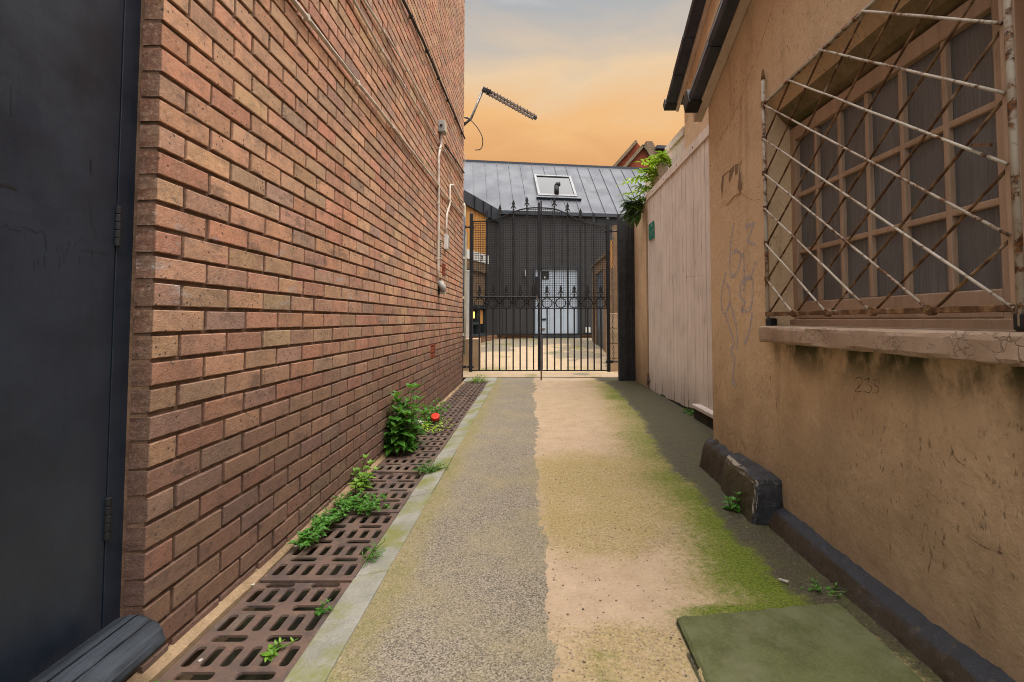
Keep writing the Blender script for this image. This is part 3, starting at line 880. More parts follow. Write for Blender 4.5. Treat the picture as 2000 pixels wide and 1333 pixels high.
# ---------------------------------------------------------------- pipes, cables and boxes on the brick wall
def wallpts(pts, off): return [onX(x, y, XW) + Vector((off, 0, 0)) for x, y in pts]
def run(name, label, cat, pts, r, mat, off=None, clips=True):
    P = wallpts(pts, off or r + .008)
    Q = [P[0]]
    for a, b in zip(P, P[1:]):
        n = max(2, int((b - a).length / .12))
        for k in range(1, n + 1):
            t = k / n; Q.append(a.lerp(b, t) + Vector((0, 0, RU(-.003, .003) if k < n else 0)))
    t = thing(name, label, cat, Q[-1])
    MB().tube(Q, r, 10).build('tube', mat, t, smooth=True)
    if clips:
        k = 3
        while k < len(Q) - 1:
            q = Q[k]; d = (Q[k + 1] - q).normalized()
            m_ = MB(); m_.fbox(q, d, Vector((1, 0, 0)), d.cross(Vector((1, 0, 0))), ((-.008, .008), (-r - .008, r + .002), (-r - .003, r + .003)))
            m_.build('clip', mat, t); k += 5
    return t
run('conduit', 'thick cream conduit sloping down the brick wall below the other cables', 'conduit', [(480, -105), (563, 0), (617, 67), (707, 180), (761, 247), (847, 355), (866, 382), (902, 420)], .011, M['conduit'])
run('cable', 'lower of two thin grey cables running to the grey junction box', 'cable', [(600, -110), (685, 0), (730, 81), (793, 180), (830, 238), (866, 295), (904, 352)], .0085, M['conduit'])
run('cable', 'upper of two thin grey cables running to the grey junction box', 'cable', [(620, -115), (705, 0), (775, 108), (830, 208), (850, 243)], .0085, M['conduit'])
run('cable', 'dark cable pair leaving the junction box towards the far wall corner', 'cable', [(866, 283), (880, 303), (904, 338)], .011, M['cable'], clips=False)
run('black_pipe', 'black pipe sloping across the top of the brick wall', 'pipe', [(715, -120), (782, 0), (820, 76), (865, 180), (905, 271)], .013, M['cable'])
t = run('conduit', 'vertical cream conduit from junction box down to the small wall lamp', 'conduit', [(858, 262), (858, 280), (853, 305), (853, 420), (852, 548)], .014, M['conduit'])
t = run('conduit', 'short white conduit looping from the wall sensor to the gate pipe', 'conduit', [(868, 462), (869, 420), (875, 400), (876, 362), (882, 362), (894, 386), (903, 396)], .013, M['conduit'])
p = onX(858, 250, XW)
t = thing('junction_box', 'grey junction box high on brick wall where cables meet', 'electrical box', p)
MB().box(XW, XW + .07, p.y - .07, p.y + .07, p.z - .065, p.z + .065).build('box', M['greybox'], t, bevel=.006)
MB().box(XW + .07, XW + .078, p.y - .06, p.y + .06, p.z - .055, p.z + .055).build('lid', M['cream'], t, bevel=.003)
MB().tube([(XW + .035, p.y - .071, p.z), (XW + .035, p.y - .078, p.z)], .016, 10).build('knockout', M['dark'], t)
p = onX(868, 474, XW)
t = thing('wall_sensor', 'small white box on brick wall beside the louvred vent', 'electrical box', p)
MB().box(XW, XW + .05, p.y - .05, p.y + .05, p.z - .09, p.z + .09).build('box', M['white'], t, bevel=.008)
MB().box(XW + .05, XW + .056, p.y - .02, p.y + .02, p.z - .07, p.z + .05).build('cover', M['greybox'], t, bevel=.004)
p = onX(856, 562, XW)
t = thing('wall_lamp', 'small floodlight with dark backplate below the vertical conduit', 'lamp', p)
MB().tube([(XW + .002, p.y - .02, p.z + .05), (XW + .03, p.y - .02, p.z + .045), (XW + .055, p.y - .02, p.z + .01), (XW + .06, p.y - .02, p.z - .05)], [.03, .036, .036, .03], 12).build('lamp_body', M['greybox'], t, smooth=True)
mb = MB(); mb.prism([(XW + .002, p.y + .10, p.z + .10), (XW + .002, p.y - .02, p.z + .10), (XW + .002, p.y - .01, p.z - .09), (XW + .002, p.y + .07, p.z - .06)], (.012, 0, 0)); mb.build('backplate', M['dark'], t)
mb = MB(); mb.box(XW + .016, XW + .075, p.y + .01, p.y + .06, p.z - .075, p.z - .01); mb.build('lens', M['white'], t, bevel=.004)

# black pipe post and pale pipe at the far corner
YP = 7.60
pp = thing('corner_pipe', 'worn blue black pipe standing at far brick corner beside the gate', 'pipe', onY(901, 742, YP))
a, b = onY(904, 424, YP), onY(900, 741, YP)
MB().tube([a, b], .036, 14).build('pipe', M['bluepost'], pp, smooth=True)
for py in (505, 583, 655):
    q = a.lerp(b, (py - 424) / 317); MB().tube([q + Vector((0, 0, -.018)), q + Vector((0, 0, .018))], .041, 14).build('bracket', M['conduit'], pp)
cp = thing('pale_pipe', 'slim cream pipe bending down behind the blue black corner pipe', 'pipe', onY(908, 690, 7.75))
MB().tube([onY(905, 398, 7.75), onY(907, 403, 7.75), onY(907, 430, 7.75), onY(905, 445, 7.75), onY(909, 455, 7.75), onY(908, 600, 7.75), onY(906, 692, 7.75)], .024, 10).build('tube', M['cream'], cp, smooth=True)

# ---------------------------------------------------------------- aerial
YA = 7.9
an = thing('tv_aerial', 'television aerial on bent mast sticking out past the brick corner', 'aerial', onY(912, 236, YA))
MB().tube([onY(900, 250, YA), onY(920, 232, YA), onY(945, 172, YA)], .021, 10).build('mast', M['alu'], an, smooth=True)
A, B = onY(946, 176, YA), onY(1046, 231, YA - .15)
d = (B - A).normalized()
nrm0 = d.cross(Vector((0, 1, 0))).normalized()
mb = MB(); mb.fbox(A, d, Vector((0, 1, 0)), nrm0, ((-.04, (B - A).length), (-.018, .018), (.008, .040))); mb.fbox(A, d, Vector((0, 1, 0)), nrm0, ((.05, (B - A).length * .97), (-.016, .016), (-.042, -.012))); mb.build('boom', M['alu'], an)
mb = MB()
nrm = d.cross(Vector((0, 1, 0))).normalized()
for k in range(15):
    q = A + d * (.07 + (B - A).length * .9 * k / 14)
    s_ = .035 + .006 * math.sin(k)
    mb.bar(q + Vector((0, -.14, 0)) + nrm * .01, q + Vector((0, .14, 0)) + nrm * .01, .008, .008)
    mb.bar(q - nrm * .056, q + nrm * .036, .008, .034, (0, 1, 0))
mb.build('element', M['alu'], an)
mb = MB(); mb.fbox(A, d, Vector((0, 1, 0)), nrm, ((-.03, .05), (-.03, .03), (-.035, .03))); mb.fbox(A + d * .09, d, Vector((0, 1, 0)), nrm, ((-.02, .02), (-.05, .05), (-.035, .035)))
mb.build('clamp', M['dark'], an, bevel=.004)
mb = MB(); mb.fbox(B, d, Vector((0, 1, 0)), nrm, ((-.03, .02), (-.02, .02), (-.022, .022))); mb.build('end_cap', M['dark'], an, bevel=.004)
def smoothpath(P, n=6):
    out = []
    P = [P[0]] + list(P) + [P[-1]]
    for i in range(1, len(P) - 2):
        p0, p1, p2, p3 = P[i - 1], P[i], P[i + 1], P[i + 2]
        for k in range(n):
            t = k / n
            out.append(.5 * ((2 * p1) + (p2 - p0) * t + (2 * p0 - 5 * p1 + 4 * p2 - p3) * t * t + (3 * p1 - p0 - 3 * p2 + p3) * t ** 3))
    out.append(P[-2]); return out
cz = lambda x, y: onY(890 + x / 8.333, 150 + y / 8.333, YA - .05)
mb = MB(); mb.tube(smoothpath([cz(*q) for q in ((90, 745), (170, 745), (235, 715), (200, 672), (140, 670), (230, 700), (330, 800), (400, 910), (438, 1010), (432, 1130), (395, 1185), (310, 1195))]), .008, 6).build('loose_cable', M['cable'], an, smooth=True)
mb = MB(); mb.tube(smoothpath([onY(x, y, 7.62) for x, y in ((903, 338), (908, 315), (908, 303), (903, 296))]), .006, 6)
tag(mb.build('loose_cable', M['conduit'], smooth=True), 'thin pale cable end curling out past brick corner below aerial', 'cable')

# ================================================================== iron gate
YG_ = 7.70
def G(px, py, dy=0.0): return onY(px, py, YG_) + Vector((0, dy, 0))
GX = lambda px: onY(px, 600, YG_).x
GZ = lambda py: onY(1055, py, YG_).z
ARCH = [(920, 433), (935, 433), (950, 432.5), (963, 430), (976, 426), (990, 420), (1003, 414.5), (1016, 410), (1030, 407.3), (1043, 406.3), (1055, 406.3), (1068, 407), (1083, 408.5), (1096, 413), (1109, 419.5), (1122, 426), (1134, 431.5), (1147, 437), (1160, 440.5), (1173, 442.5), (1188, 443.5)]
def archz(px): return GZ(float(np.interp(px, [a for a, _ in ARCH], [b for _, b in ARCH])))
def spear(mb, x, z0, h=.19):
    """spear head with two side barbs, flat cast, a real 14 mm thick"""
    t = .010
    mb.box(x - .011, x + .011, YG_ - .011, YG_ + .011, z0, z0 + .03)
    mb.tube([(x, YG_, z0 + .028), (x, YG_, z0 + .04), (x, YG_, z0 + .052)], [.010, .018, .010], 8)
    prof = [(0, .05), (.016, .065), (.034, .045), (.046, .042), (.030, .078), (.014, .095), (.020, .110), (.026, .122), (.017, .150), (.007, .175), (0, h)]
    poly = [(x + a, YG_ - t / 2, z0 + b) for a, b in prof] + [(x - a, YG_ - t / 2, z0 + b) for a, b in reversed(prof[1:-1])]
    mb.prism(poly, (0, t, 0))
def gate_leaf(x0, x1, label, side):
    """x0 hinge px, x1 meeting px"""
    root = thing('gate_leaf', label, 'gate', (GX((x0 + x1) / 2), YG_, GZ(725)), 'double iron gate across the alley')
    zb, zr1, zr2 = GZ(724), GZ(603), GZ(581)
    hx = GX(x0); sgn = 1 if x1 > x0 else -1
    w = .052
    MB().box(hx - w / 2, hx + w / 2, YG_ - w / 2, YG_ + w / 2, zb - .02, GZ(418 if side == 'L' else 428)).build('hinge_stile', M['gate'], root, bevel=.004)
    MB().tube([(hx, YG_, GZ(418 if side == 'L' else 428)), (hx, YG_, GZ(418 if side == 'L' else 428) + .025)], [.028, .008], 10).build('stile_cap', M['gate'], root)
    lo, hi = min(x0, x1), max(x0, x1)
    pts = [(a, b) for a, b in ARCH if lo <= a <= hi]
    mb = MB()
    for (a, b), (c, d) in zip(pts, pts[1:]):
        mb.bar(G(a, b) , G(c, d), .034, .014)
    mb.build('top_arch', M['gate'], root)
    xa, xb = sorted((GX(x0), GX(x1)))
    for z, h in ((zb, .016), (zr1, .014), (zr2, .016)):
        MB().box(xa, xb, YG_ - .018, YG_ + .018, z - h / 2, z + h / 2).build('rail', M['gate'], root)
    mains = [950, 976, 1002.5, 1029] if side == 'L' else [1083, 1109, 1134.5, 1160]
    tips = [413, 400, 390.5, 384] if side == 'L' else [388.5, 395.5, 407, 415]
    for px, tip in zip(mains, tips):
        x = GX(px); za = archz(px)
        b_ = MB().box(x - .011, x + .011, YG_ - .011, YG_ + .011, zb, max(za, GZ(tip) - .19)).build('vertical_bar', M['gate'], root)
        mb = MB(); spear(mb, x, max(za, GZ(tip) - .19)); mb.build('spear_finial', M['gate'], b_)
        MB().tube([(x, YG_, (zr1 + zr2) / 2 - .02), (x, YG_, (zr1 + zr2) / 2), (x, YG_, (zr1 + zr2) / 2 + .02)], [.012, .022, .012], 8).build('bar_collar', M['gate'], b_)
    mids = [936.5, 963, 989, 1016, 1042] if side == 'L' else [1068.5, 1095.5, 1121.5, 1147.5, 1173.5]
    for px in mids:
        x = GX(px)
        b_ = MB().box(x - .011, x + .011, YG_ - .011, YG_ + .011, zb, zr1).build('vertical_bar', M['gate'], root)
        mb = MB(); mb.box(x - .009, x + .009, YG_ - .009, YG_ + .009, zr2, zr2 + .03); spear(mb, x, zr2 + .01); mb.build('spear_finial', M['gate'], b_)
        mb = MB(); mb.ring((x, YG_, (zr1 + zr2) / 2), (zr2 - zr1) / 2 - .012, .0065); mb.build('scroll_ring', M['gate'], root, smooth=True)
    # welded wire mesh filling the part above the ring band
    mb = MB(); x = xa + .03; r = .0029
    while x < xb - .01:
        px = PPX + x * F / YG_
        mb.bar((x, YG_ + .02, zr1), (x, YG_ + .02, min(archz(px), GZ(400)) - .01), r * 2, r * 2, (0, 1, 0)); x += .0285
    z = zr1 + .0285
    while z < GZ(409):
        l_, h_ = xa, xb
        xs_ = np.linspace(xa, xb, 80); ok = [q for q in xs_ if archz(PPX + q * F / YG_) > z + .01]
        if len(ok) > 2: mb.bar((ok[0], YG_ + .022, z), (ok[-1], YG_ + .022, z), r * 2, r * 2)
        z += .0285
    mb.build('wire_mesh', M['gate'], root)
    for py in ((444, 717) if side == 'L' else (452, 707)):
        z = GZ(py); xe = GX(903) if side == 'L' else GX(1207)
        mb = MB(); mb.tube([(xe, YG_, z), (hx - sgn * -.03, YG_, z)], .011, 8)
        mb.tube([((xe + hx) / 2 - .03, YG_, z - .02), ((xe + hx) / 2 - .03, YG_, z + .02)], .022, 10)
        mb.tube([(hx - .045, YG_, z), (hx + .045, YG_, z)], .018, 8)
        mb.build('hinge_bolt', M['gate'], root)
    return root
gL = gate_leaf(920, 1055, 'left leaf of the black iron gate, with lock box and sliding bolt', 'L')
gR = gate_leaf(1188, 1055, 'right leaf of the black iron gate, hung on the square black post', 'R')
x = GX(1052.5); MB().box(x - .018, x + .018, YG_ - .02, YG_ + .02, GZ(724), GZ(396)).build('meeting_stile', M['gate'], gL, bevel=.003)
x = GX(1057); MB().box(x - .012, x + .012, YG_ - .03, YG_ + .012, GZ(724), GZ(393)).build('meeting_stile', M['gate'], gR, bevel=.003)
MB().box(GX(1045), GX(1053), YG_ - .035, YG_ + .03, GZ(580), GZ(541)).build('lock_box', M['gate'], gL, bevel=.004)
MB().box(GX(1040), GX(1046), YG_ - .02, YG_ + .02, GZ(578), GZ(556)).build('lock_plate', M['gate'], gL, bevel=.004)
MB().tube([G(935, 581, -.03), G(1047, 581, -.03)], .016, 10).build('sliding_bolt', M['gate'], gL)
MB().tube([G(1048, 578, -.03), G(1052, 592, -.03)], .012, 8).build('bolt_handle', M['alu'], gL)
db = MB().box(GX(1054.5), GX(1060), YG_ - .055, YG_ - .03, GZ(722), GZ(655)).build('drop_bolt', M['bluepost'], gR, bevel=.004)
MB().tube([(GX(1057), YG_ - .045, GZ(655)), (GX(1057), YG_ - .045, .012)], .013, 8).build('bolt_rod', M['iron'], db)

# black post on the right, with the dark boarded panel beside it
gp = thing('gate_post', 'square black timber post carrying the right gate leaf', 'post', (GX(1214), 7.66, 0))
MB().box(GX(1207), GX(1222), 7.62, 7.74, -.02, GZ(420)).build('shaft', M['post'], gp, bevel=.006)
gp2 = thing('post_panel', 'dark vertical boards between the black gate post and tan wall', 'panel', (GX(1231), 7.68, 0))
for i, (a, b) in enumerate(((1222.6, 1228), (1228.4, 1234), (1234.4, 1241))):
    MB().box(GX(a), GX(b), 7.655, 7.70, -.02, GZ(424 + i)).build('board', M['post'], gp2, bevel=.004)
# chain hung down the post
ch = MB(); zt, zb_ = GZ(462), GZ(708); z = zt; k = 0; xc = GX(1199)
while z > zb_:
    a = Vector((0, 1, 0)) if k % 2 else Vector((1, 0, 0))
    c = Vector((xc + .006 * math.sin(k * .3), 7.80, z)); n_ = 10; pts = []
    side = Vector((1, 0, 0)) if k % 2 else Vector((0, 1, 0))
    for j in range(n_ + 1):
        t_ = 2 * math.pi * j / n_; pts.append(c + side * (.014 * math.cos(t_)) + Vector((0, 0, .026 * math.sin(t_))))
    ch.tube(pts, .0045, 5, cap=False); z -= .040; k += 1
tag(ch.build('chain', M['alu'], smooth=True), 'steel chain hanging straight down behind the black gate post', 'chain')

# ================================================================== right-hand near building
rb = thing('rendered_building', 'tan rendered building with barred window along right of alley', 'building', (3, 2, 0))
XR, YR = 1.18, onX(1388, 500, 1.18).y
SL = .47; ZT = 2.47
wy0, wy1, wz0, wz1 = .95, 2.372, .92, 2.045       # window opening
def topz(y): return ZT + SL * (YR - y)
mb = MB()
yn = .1
def strip(y0, y1, z0, z1a, z1b):
    n = max(1, int((y1 - y0) / .25))
    for i in range(n):
        a, b = y0 + (y1 - y0) * i / n, y0 + (y1 - y0) * (i + 1) / n
        za = z1a + (z1b - z1a) * i / n; zb2 = z1a + (z1b - z1a) * (i + 1) / n
        mb.quad((XR, b, z0), (XR, a, z0), (XR, a, za), (XR, b, zb2))
strip(wy1, YR, -.1, topz(wy1), topz(YR))
strip(yn, wy0, -.1, topz(yn), topz(wy0))
strip(wy0, wy1, -.1, wz0, wz0)
strip(wy0, wy1, wz1, topz(wy0), topz(wy1))
FX = 1.285
mb.quad((XR, wy1, wz0), (XR, wy1, wz1), (FX, wy1 - .012, 1.90), (FX, wy1 - .012, wz0))
mb.quad((XR, wy0, wz0), (FX, wy0, wz0), (FX, wy0, 1.90), (XR, wy0, wz1))
mb.quad((XR, YR, -.1), (XR, YR, topz(YR)), (6, YR, topz(YR)), (6, YR, -.1))
mb.quad((XR, yn, -.1), (6, yn, -.1), (6, yn, topz(yn)), (XR, yn, topz(yn)))
mb.build('wall', M['render'], rb)
mb = MB(); mb.quad((XR, wy1, wz1), (XR, wy0, wz1), (XR + .042, wy0, 1.988), (XR + .042, wy1 - .006, 1.988)); mb.build('window_reveal', M['render'], rb)
mb = MB(); mb.quad((XR + .042, wy1 - .006, 1.988), (XR + .042, wy0, 1.988), (FX - .02, wy0, 1.93), (FX - .02, wy1 - .012, 1.93)); mb.quad((FX - .02, wy1 - .012, 1.93), (FX - .02, wy0, 1.93), (FX + .06, wy0, 1.905), (FX + .06, wy1, 1.905))
mb.build('window_soffit', M['soffit'], rb)
# roof slab with verge caps and barge board following the rake
def rake(y): return (y, topz(y))
yA, yB = YR + .12, yn - .05
P = [(XR - .10, yA, topz(yA) + .03), (XR - .10, yB, topz(yB) + .03), (6.2, yB, topz(yB) + .03), (6.2, yA, topz(yA) + .03)]
mb = MB(); mb.prism(P, (0, 0, .05)); rf = mb.build('roof', M['zinc_blue'], rb)
def verge(root, X0, X1, yA, yB, zf, seglen=.46):
    y = yA; k = 0
    mb = MB()
    dirv = Vector((0, -1, zf(yA - 1) - zf(yA))).normalized()
    Ltot = (Vector((0, yB, zf(yB))) - Vector((0, yA, zf(yA)))).length
    up = Vector((1, 0, 0)).cross(dirv) * -1
    if up.z < 0: up = -up
    s_ = 0
    while s_ < Ltot:
        e = min(s_ + seglen, Ltot); o = Vector((0, yA, zf(yA))) + dirv * s_
        g_ = .004 * (k % 2)
        pr = [(X0 - g_, -.035), (X0 - .012 - g_, .0), (X0 - g_, .045), (X0 + .03, .06), (X1, .06), (X1, -.035)]
        mb.prism([o + Vector((a, 0, 0)) + up * b for a, b in pr], dirv * (e - s_ - .006)); s_ = e; k += 1
    mb.build('verge_cap', M['verge'], root, bevel=.004)
    o = Vector((0, yA, zf(yA))); mb = MB()
    mb.fbox(o, dirv, Vector((1, 0, 0)), up, ((-.03, .07), (X0 - .02, X1 + .01), (-.05, .065)))
    mb.build('verge_end_cap', M['dark'], root, bevel=.008)
yv = onX(1356, 207, XR - .09).y
verge(rb, XR - .128, XR - .066, yv + .02, yn, lambda y: float(np.interp(y, [2.572, 3.22], [.96 + 1.704, .96 + 1.43]) if 0 else (.96 + 1.43 + (.275 / .648) * (3.22 - y))))
bz = lambda y: .96 + 1.45 + .46 * (3.27 - y)
mb = MB(); mb.prism([(XR - .062, 3.27, bz(3.27) - .09), (XR - .062, 3.27, bz(3.27) + .10), (XR - .062, yn, bz(yn) + .10), (XR - .062, yn, bz(yn) - .09)], (.060, 0, 0))
mb.build('barge_board', M['barge'], rb, bevel=.003)

# window
wn_ = MB(); fx = FX
def wb(y0, y1, z0, z1, x0=fx, x1=fx + .05): wn_.box(x0, x1, y0, y1, z0, z1)
gy = [2.330, 2.163, 1.995, 1.830, 1.658, 1.482, 1.310]
wb(2.318, 2.368, .93, 1.90); wb(1.20, 1.315, .93, 1.90)
wb(1.315, 2.318, 1.835, 1.90); wb(1.315, 2.318, .965, 1.045); wb(.95, 2.37, .925, .963, fx - .02, fx + .06)
win = wn_.build('window', M['frame'], rb, bevel=.004)
for y in gy[1:-1]:
    MB().box(fx + .006, fx + .046, y - .0098, y + .0098, 1.046, 1.834).build('glazing_bar', M['frame'], win, bevel=.004)
for z in (1.562, 1.288):
    MB().box(fx + .009, fx + .043, 1.316, 2.317, z - .011, z + .011).build('glazing_bar', M['frame'], win, bevel=.004)
MB().box(fx + .024, fx + .03, 1.316, 2.317, 1.046, 1.834).build('pane', M['glass'], win)
MB().box(fx - .02, fx + .06, .95, 1.199, .964, 1.90).build('window_post', M['frame'], win)
# sill
mb = MB(); n_ = 90; ca = None; ring0 = None
prof = [(1.30, .934), (1.19, .932), (1.135, .930), (1.116, .928), (1.110, .922), (1.108, .912), (1.108, .868), (1.110, .858), (1.117, .853), (1.185, .852), (1.30, .86)]
for j in range(n_ + 1):
    y = .80 + (2.352 - .80) * j / n_
    for k, (x, z) in enumerate(prof):
        a = .010 if 2 < k < 9 else .002
        mb.v.append(Vector((x + a * (float(fb(y * 9, k * 2.7)) - .5), y + (.008 * (float(vn(k * 2.2, 4)) - .5) if j == n_ else 0), z + a * .9 * (float(fb(y * 11 + 50, k * 3.3)) - .5))))
m_ = len(prof)
for j in range(n_):
    for k in range(m_): mb.f.append((j * m_ + k, j * m_ + (k + 1) % m_, (j + 1) * m_ + (k + 1) % m_, (j + 1) * m_ + k))
mb.f.append(tuple(n_ * m_ + k for k in range(m_)))
def mat_sillflake():
    m = NT('cracked_flaking_sill'); g = m.geo()
    n = m.noise(20, 6, .7, g)
    c = m.mix(m.mr(m.noise(4, 5, .6, g), .35, .65), (.40, .285, .205), (.31, .215, .145))
    nn = m.t.nodes.new('ShaderNodeTexNoise'); nn.inputs['Scale'].default_value = 16; nn.inputs['Detail'].default_value = 5; m.set(nn.inputs['Vector'], g)
    ad_ = m.t.nodes.new('ShaderNodeMix'); ad_.data_type = 'RGBA'; ad_.blend_type = 'ADD'; ad_.inputs[0].default_value = .09
    m.set(ad_.inputs[6], g); m.set(ad_.inputs[7], nn.outputs['Color'])
    cr = m.vor(26, 'DISTANCE_TO_EDGE', vec=ad_.outputs[2])
    k = m.math('MULTIPLY', m.mr(cr, .01, .06, 1, 0), m.mr(m.noise(7, 4, .6, g), .46, .58))
    fl = m.math('MULTIPLY', m.mr(n, .56, .62), m.mr(m.noise(5, 4, .6, g), .44, .56))
    c = m.mix(m.math('MULTIPLY', fl, .6), c, (.25, .19, .14))
    c = m.mix(m.math('MULTIPLY', k, .4), c, (.08, .055, .035))
    c = m.mix(m.mr(m.noise(6, 4, .6, m.sc(g, 1, 1, .3)), .58, .7, 0, .7), c, (.15, .11, .065))
    m.p(col=c, rough=.8, spec=.3); m.bump(m.math('SUBTRACT', m.math('MULTIPLY', fl, -.6), k), .6, .006); m.bump(n, .3, .004); return m.m
mb.build('window_sill', mat_sillflake(), rb)
# window grille of crossed bars
GXp = 1.163
gy0, gy1, gz0, gz1 = 2.372, 1.157, .988, 2.038
gr = thing('window_grille', 'rusty white lattice grille of crossed bars over tan window', 'window grille', (GXp, 1.77, gz0))
r_ = .0044
MB().tube([(GXp, gy0, .93), (GXp, gy0, 1.5), (GXp, gy0, 2.16)], .0095, 8).build('frame_post', M['grille_white'], gr, smooth=True)
MB().tube([(GXp, gy0, 2.16), (GXp, gy0, 2.19), (GXp, gy0, 2.215)], [.011, .008, .005], 8).build('post_spike', M['grille_rust'], gr, smooth=True)
MB().tube([(GXp - .004, gy1 - .016, .945), (GXp - .004, gy1 - .014, 1.6), (GXp - .004, gy1 - .012, 2.25)], .0085, 10).build('frame_post', M['grille_white'], gr, smooth=True)
MB().box(GXp - .002, GXp + .02, gy1 - .008, gy1 + .012, .945, 2.2).build('frame_flat', M['frame'], gr, bevel=.002)
MB().fbox((GXp, gy0, gz0), (0, -1, 0), (1, 0, 0), (0, 0, 1), ((0, gy0 - gy1), (-.010, .010), (-.009, .009))).build('bottom_bar', M['grille_rust'], gr, bevel=.002)
MB().fbox((GXp, gy0, gz1), (0, -1, 0), (1, 0, 0), (0, 0, 1), ((0, gy0 - gy1), (-.008, .008), (-.006, .006))).build('top_bar', M['grille_white'], gr, bevel=.002)
NC, NR = 5, 6
cw, chh = (gy0 - gy1) / NC, (gz1 - gz0) / NR
def lat(i, j, dx): return Vector((GXp + dx, gy0 - cw * i, gz1 - chh * j))
for st_ in [(0, j) for j in range(NR)] + [(i, 0) for i in range(1, NC)]:
    n = min(NC - st_[0], NR - st_[1]); a, b = lat(*st_, -.007), lat(st_[0] + n, st_[1] + n, -.007)
    P = [a.lerp(b, k / 6) + Vector((RU(-.001, .001), 0, RU(-.0015, .0015) if 0 < k < 6 else 0)) for k in range(7)]
    MB().tube(P, r_, 8).build('lattice_bar', M['grille_white'], gr, smooth=True)
for st_ in [(0, j) for j in range(1, NR + 1)] + [(i, NR) for i in range(1, NC)]:
    n = min(NC - st_[0], st_[1]); a, b = lat(*st_, .005), lat(st_[0] + n, st_[1] - n, .005)
    P = [a.lerp(b, k / 6) + Vector((RU(-.001, .001), 0, RU(-.0015, .0015) if 0 < k < 6 else 0)) for k in range(7)]
    MB().tube(P, r_ * .95, 8).build('lattice_bar', M['grille_rust'], gr, smooth=True)
mb = MB()
for i in range(1, NC):
    q = lat(i, NR, -.004); mb.tube([q + Vector((-.008, 0, 0)), q + Vector((.01, 0, 0))], .016, 8)
for j in range(NR + 1):
    q = lat(0, j, 0); mb.tube([q - Vector((0, 0, .010)), q + Vector((0, 0, .010))], .0125, 8)
mb.build('weld', M['grille_rust'], gr)
for y, z in ((gy0 - .015, .945), (gy1 - .02, .955)):
    MB().box(GXp - .012, GXp + .03, y - .02, y + .02, z - .022, z + .022).build('fixing_foot', M['dark'], gr, bevel=.006)
q = onX(1928, 287, GXp - .012); mb = MB(); mb.fbox(q, (0, -.94, -.34), (1, 0, 0), (0, -.34, .94), ((-.045, .01), (-.004, .004), (.0, .008))); mb.build('bent_tag', M['grille_rust'], gr)

# peeled patch, cracks, scratches and faded writing on the wall
zp = lambda x, y: onX(1380 + x / 7.407, 280 + y / 7.407, XR)
N_ = Vector((-1, 0, 0))
pat = [(240, 475), (330, 395), (400, 320), (470, 298), (512, 250), (480, 330), (505, 440), (520, 600), (495, 720), (400, 770), (330, 860), (290, 890), (240, 800), (228, 620)]
mb = MB(); mb.prism([zp(*q) + N_ * .001 for q in pat], N_ * .0035); mb.build('plaster_patch', M['render'], rb, bevel=.0012)
mb = MB()
def strokeZ(pts, w, off=.0052): mb.ribbon(smoothpath([zp(*q) for q in pts], 4), w, N_, off)
for q in ([(335, 400), (400, 328), (418, 318), (405, 400), (380, 480), (345, 585), (328, 520), (345, 450)], [(424, 308), (476, 296), (472, 370), (458, 440), (432, 472), (420, 400)],
          [(482, 345), (506, 440), (522, 600), (494, 725), (462, 640), (478, 500)], [(236, 478), (262, 466), (254, 620), (233, 805), (222, 620)], [(240, 470), (300, 425), (335, 395), (330, 420), (262, 480)]):
    mb.prism([zp(*a_) + N_ * .0042 for a_ in q], N_ * .0009)
strokeZ([(500, 725), (560, 765), (680, 825), (760, 815), (800, 838)], .002, .002); strokeZ([(490, 725), (420, 760), (350, 830)], .0025, .002)
mb.build('plaster_edge', M['bare'], rb)
mb = MB()
def crk(pts, w): MB().ribbon(smoothpath([onX(x, y, XR) for x, y in pts], 5), w, N_, .0012).build('wall_crack', M['crack'], rb)
crk([(1508, 20), (1492, 70), (1480, 110), (1462, 150), (1448, 195), (1432, 225), (1420, 250), (1405, 275)], .006)
crk([(1418, 165), (1424, 190), (1432, 215), (1440, 235)], .003)
crk([(1405, 335), (1398, 300), (1400, 278)], .003)
crk([(1432, 845), (1446, 860), (1455, 878)], .005); crk([(1420, 850), (1432, 846)], .004)
for q in ([(1815, 1065), (1819, 1085), (1813, 1120)], [(1739, 1060), (1739, 1090)], [(1692, 965), (1686, 990)], [(1858, 870), (1866, 895), (1885, 910)], [(1898, 1190), (1915, 1230)], [(1890, 1048), (1925, 1070), (1960, 1082)]):
    crk(q, .0045)
zg = lambda x, y: onX(1380 + x / 3.333, 400 + y / 3.333, XR)
def gs(pts, w=.026): mb.ribbon(smoothpath([zg(*q) for q in pts], 5), w, N_, .0016)
for q in ([(182, 120), (160, 240), (155, 450), (200, 440), (225, 330), (195, 300), (165, 320)], [(250, 150), (310, 130), (270, 230), (320, 260)],
          [(240, 310), (245, 480), (220, 520), (225, 600), (250, 640), (230, 690), (290, 670), (300, 500), (260, 480), (240, 560)], [(320, 370), (290, 480)],
          [(130, 440), (100, 560), (100, 680), (130, 700), (155, 600), (130, 500)], [(120, 700), (150, 800), (180, 900), (160, 960), (185, 1000), (170, 1150), (190, 1170)],
          [(300, 700), (280, 820), (250, 910)], [(150, 620), (200, 820), (195, 940)]): gs(q)
mb.build('graffiti_scrawl', M['spray_blue'], rb)
mb = MB()
for q in ([(1669, 746), (1675, 738), (1684, 741), (1682, 751), (1671, 765), (1687, 764)], [(1689, 742), (1699, 740), (1694, 750), (1703, 757), (1699, 767), (1689, 765)], [(1706, 743), (1714, 742), (1708, 751), (1717, 758), (1713, 768), (1705, 767)]):
    mb.ribbon(smoothpath([onX(x, y, XR) for x, y in q], 4), .0035, N_, .0012)
mb.build('scribbled_number', M['pencil'], rb)

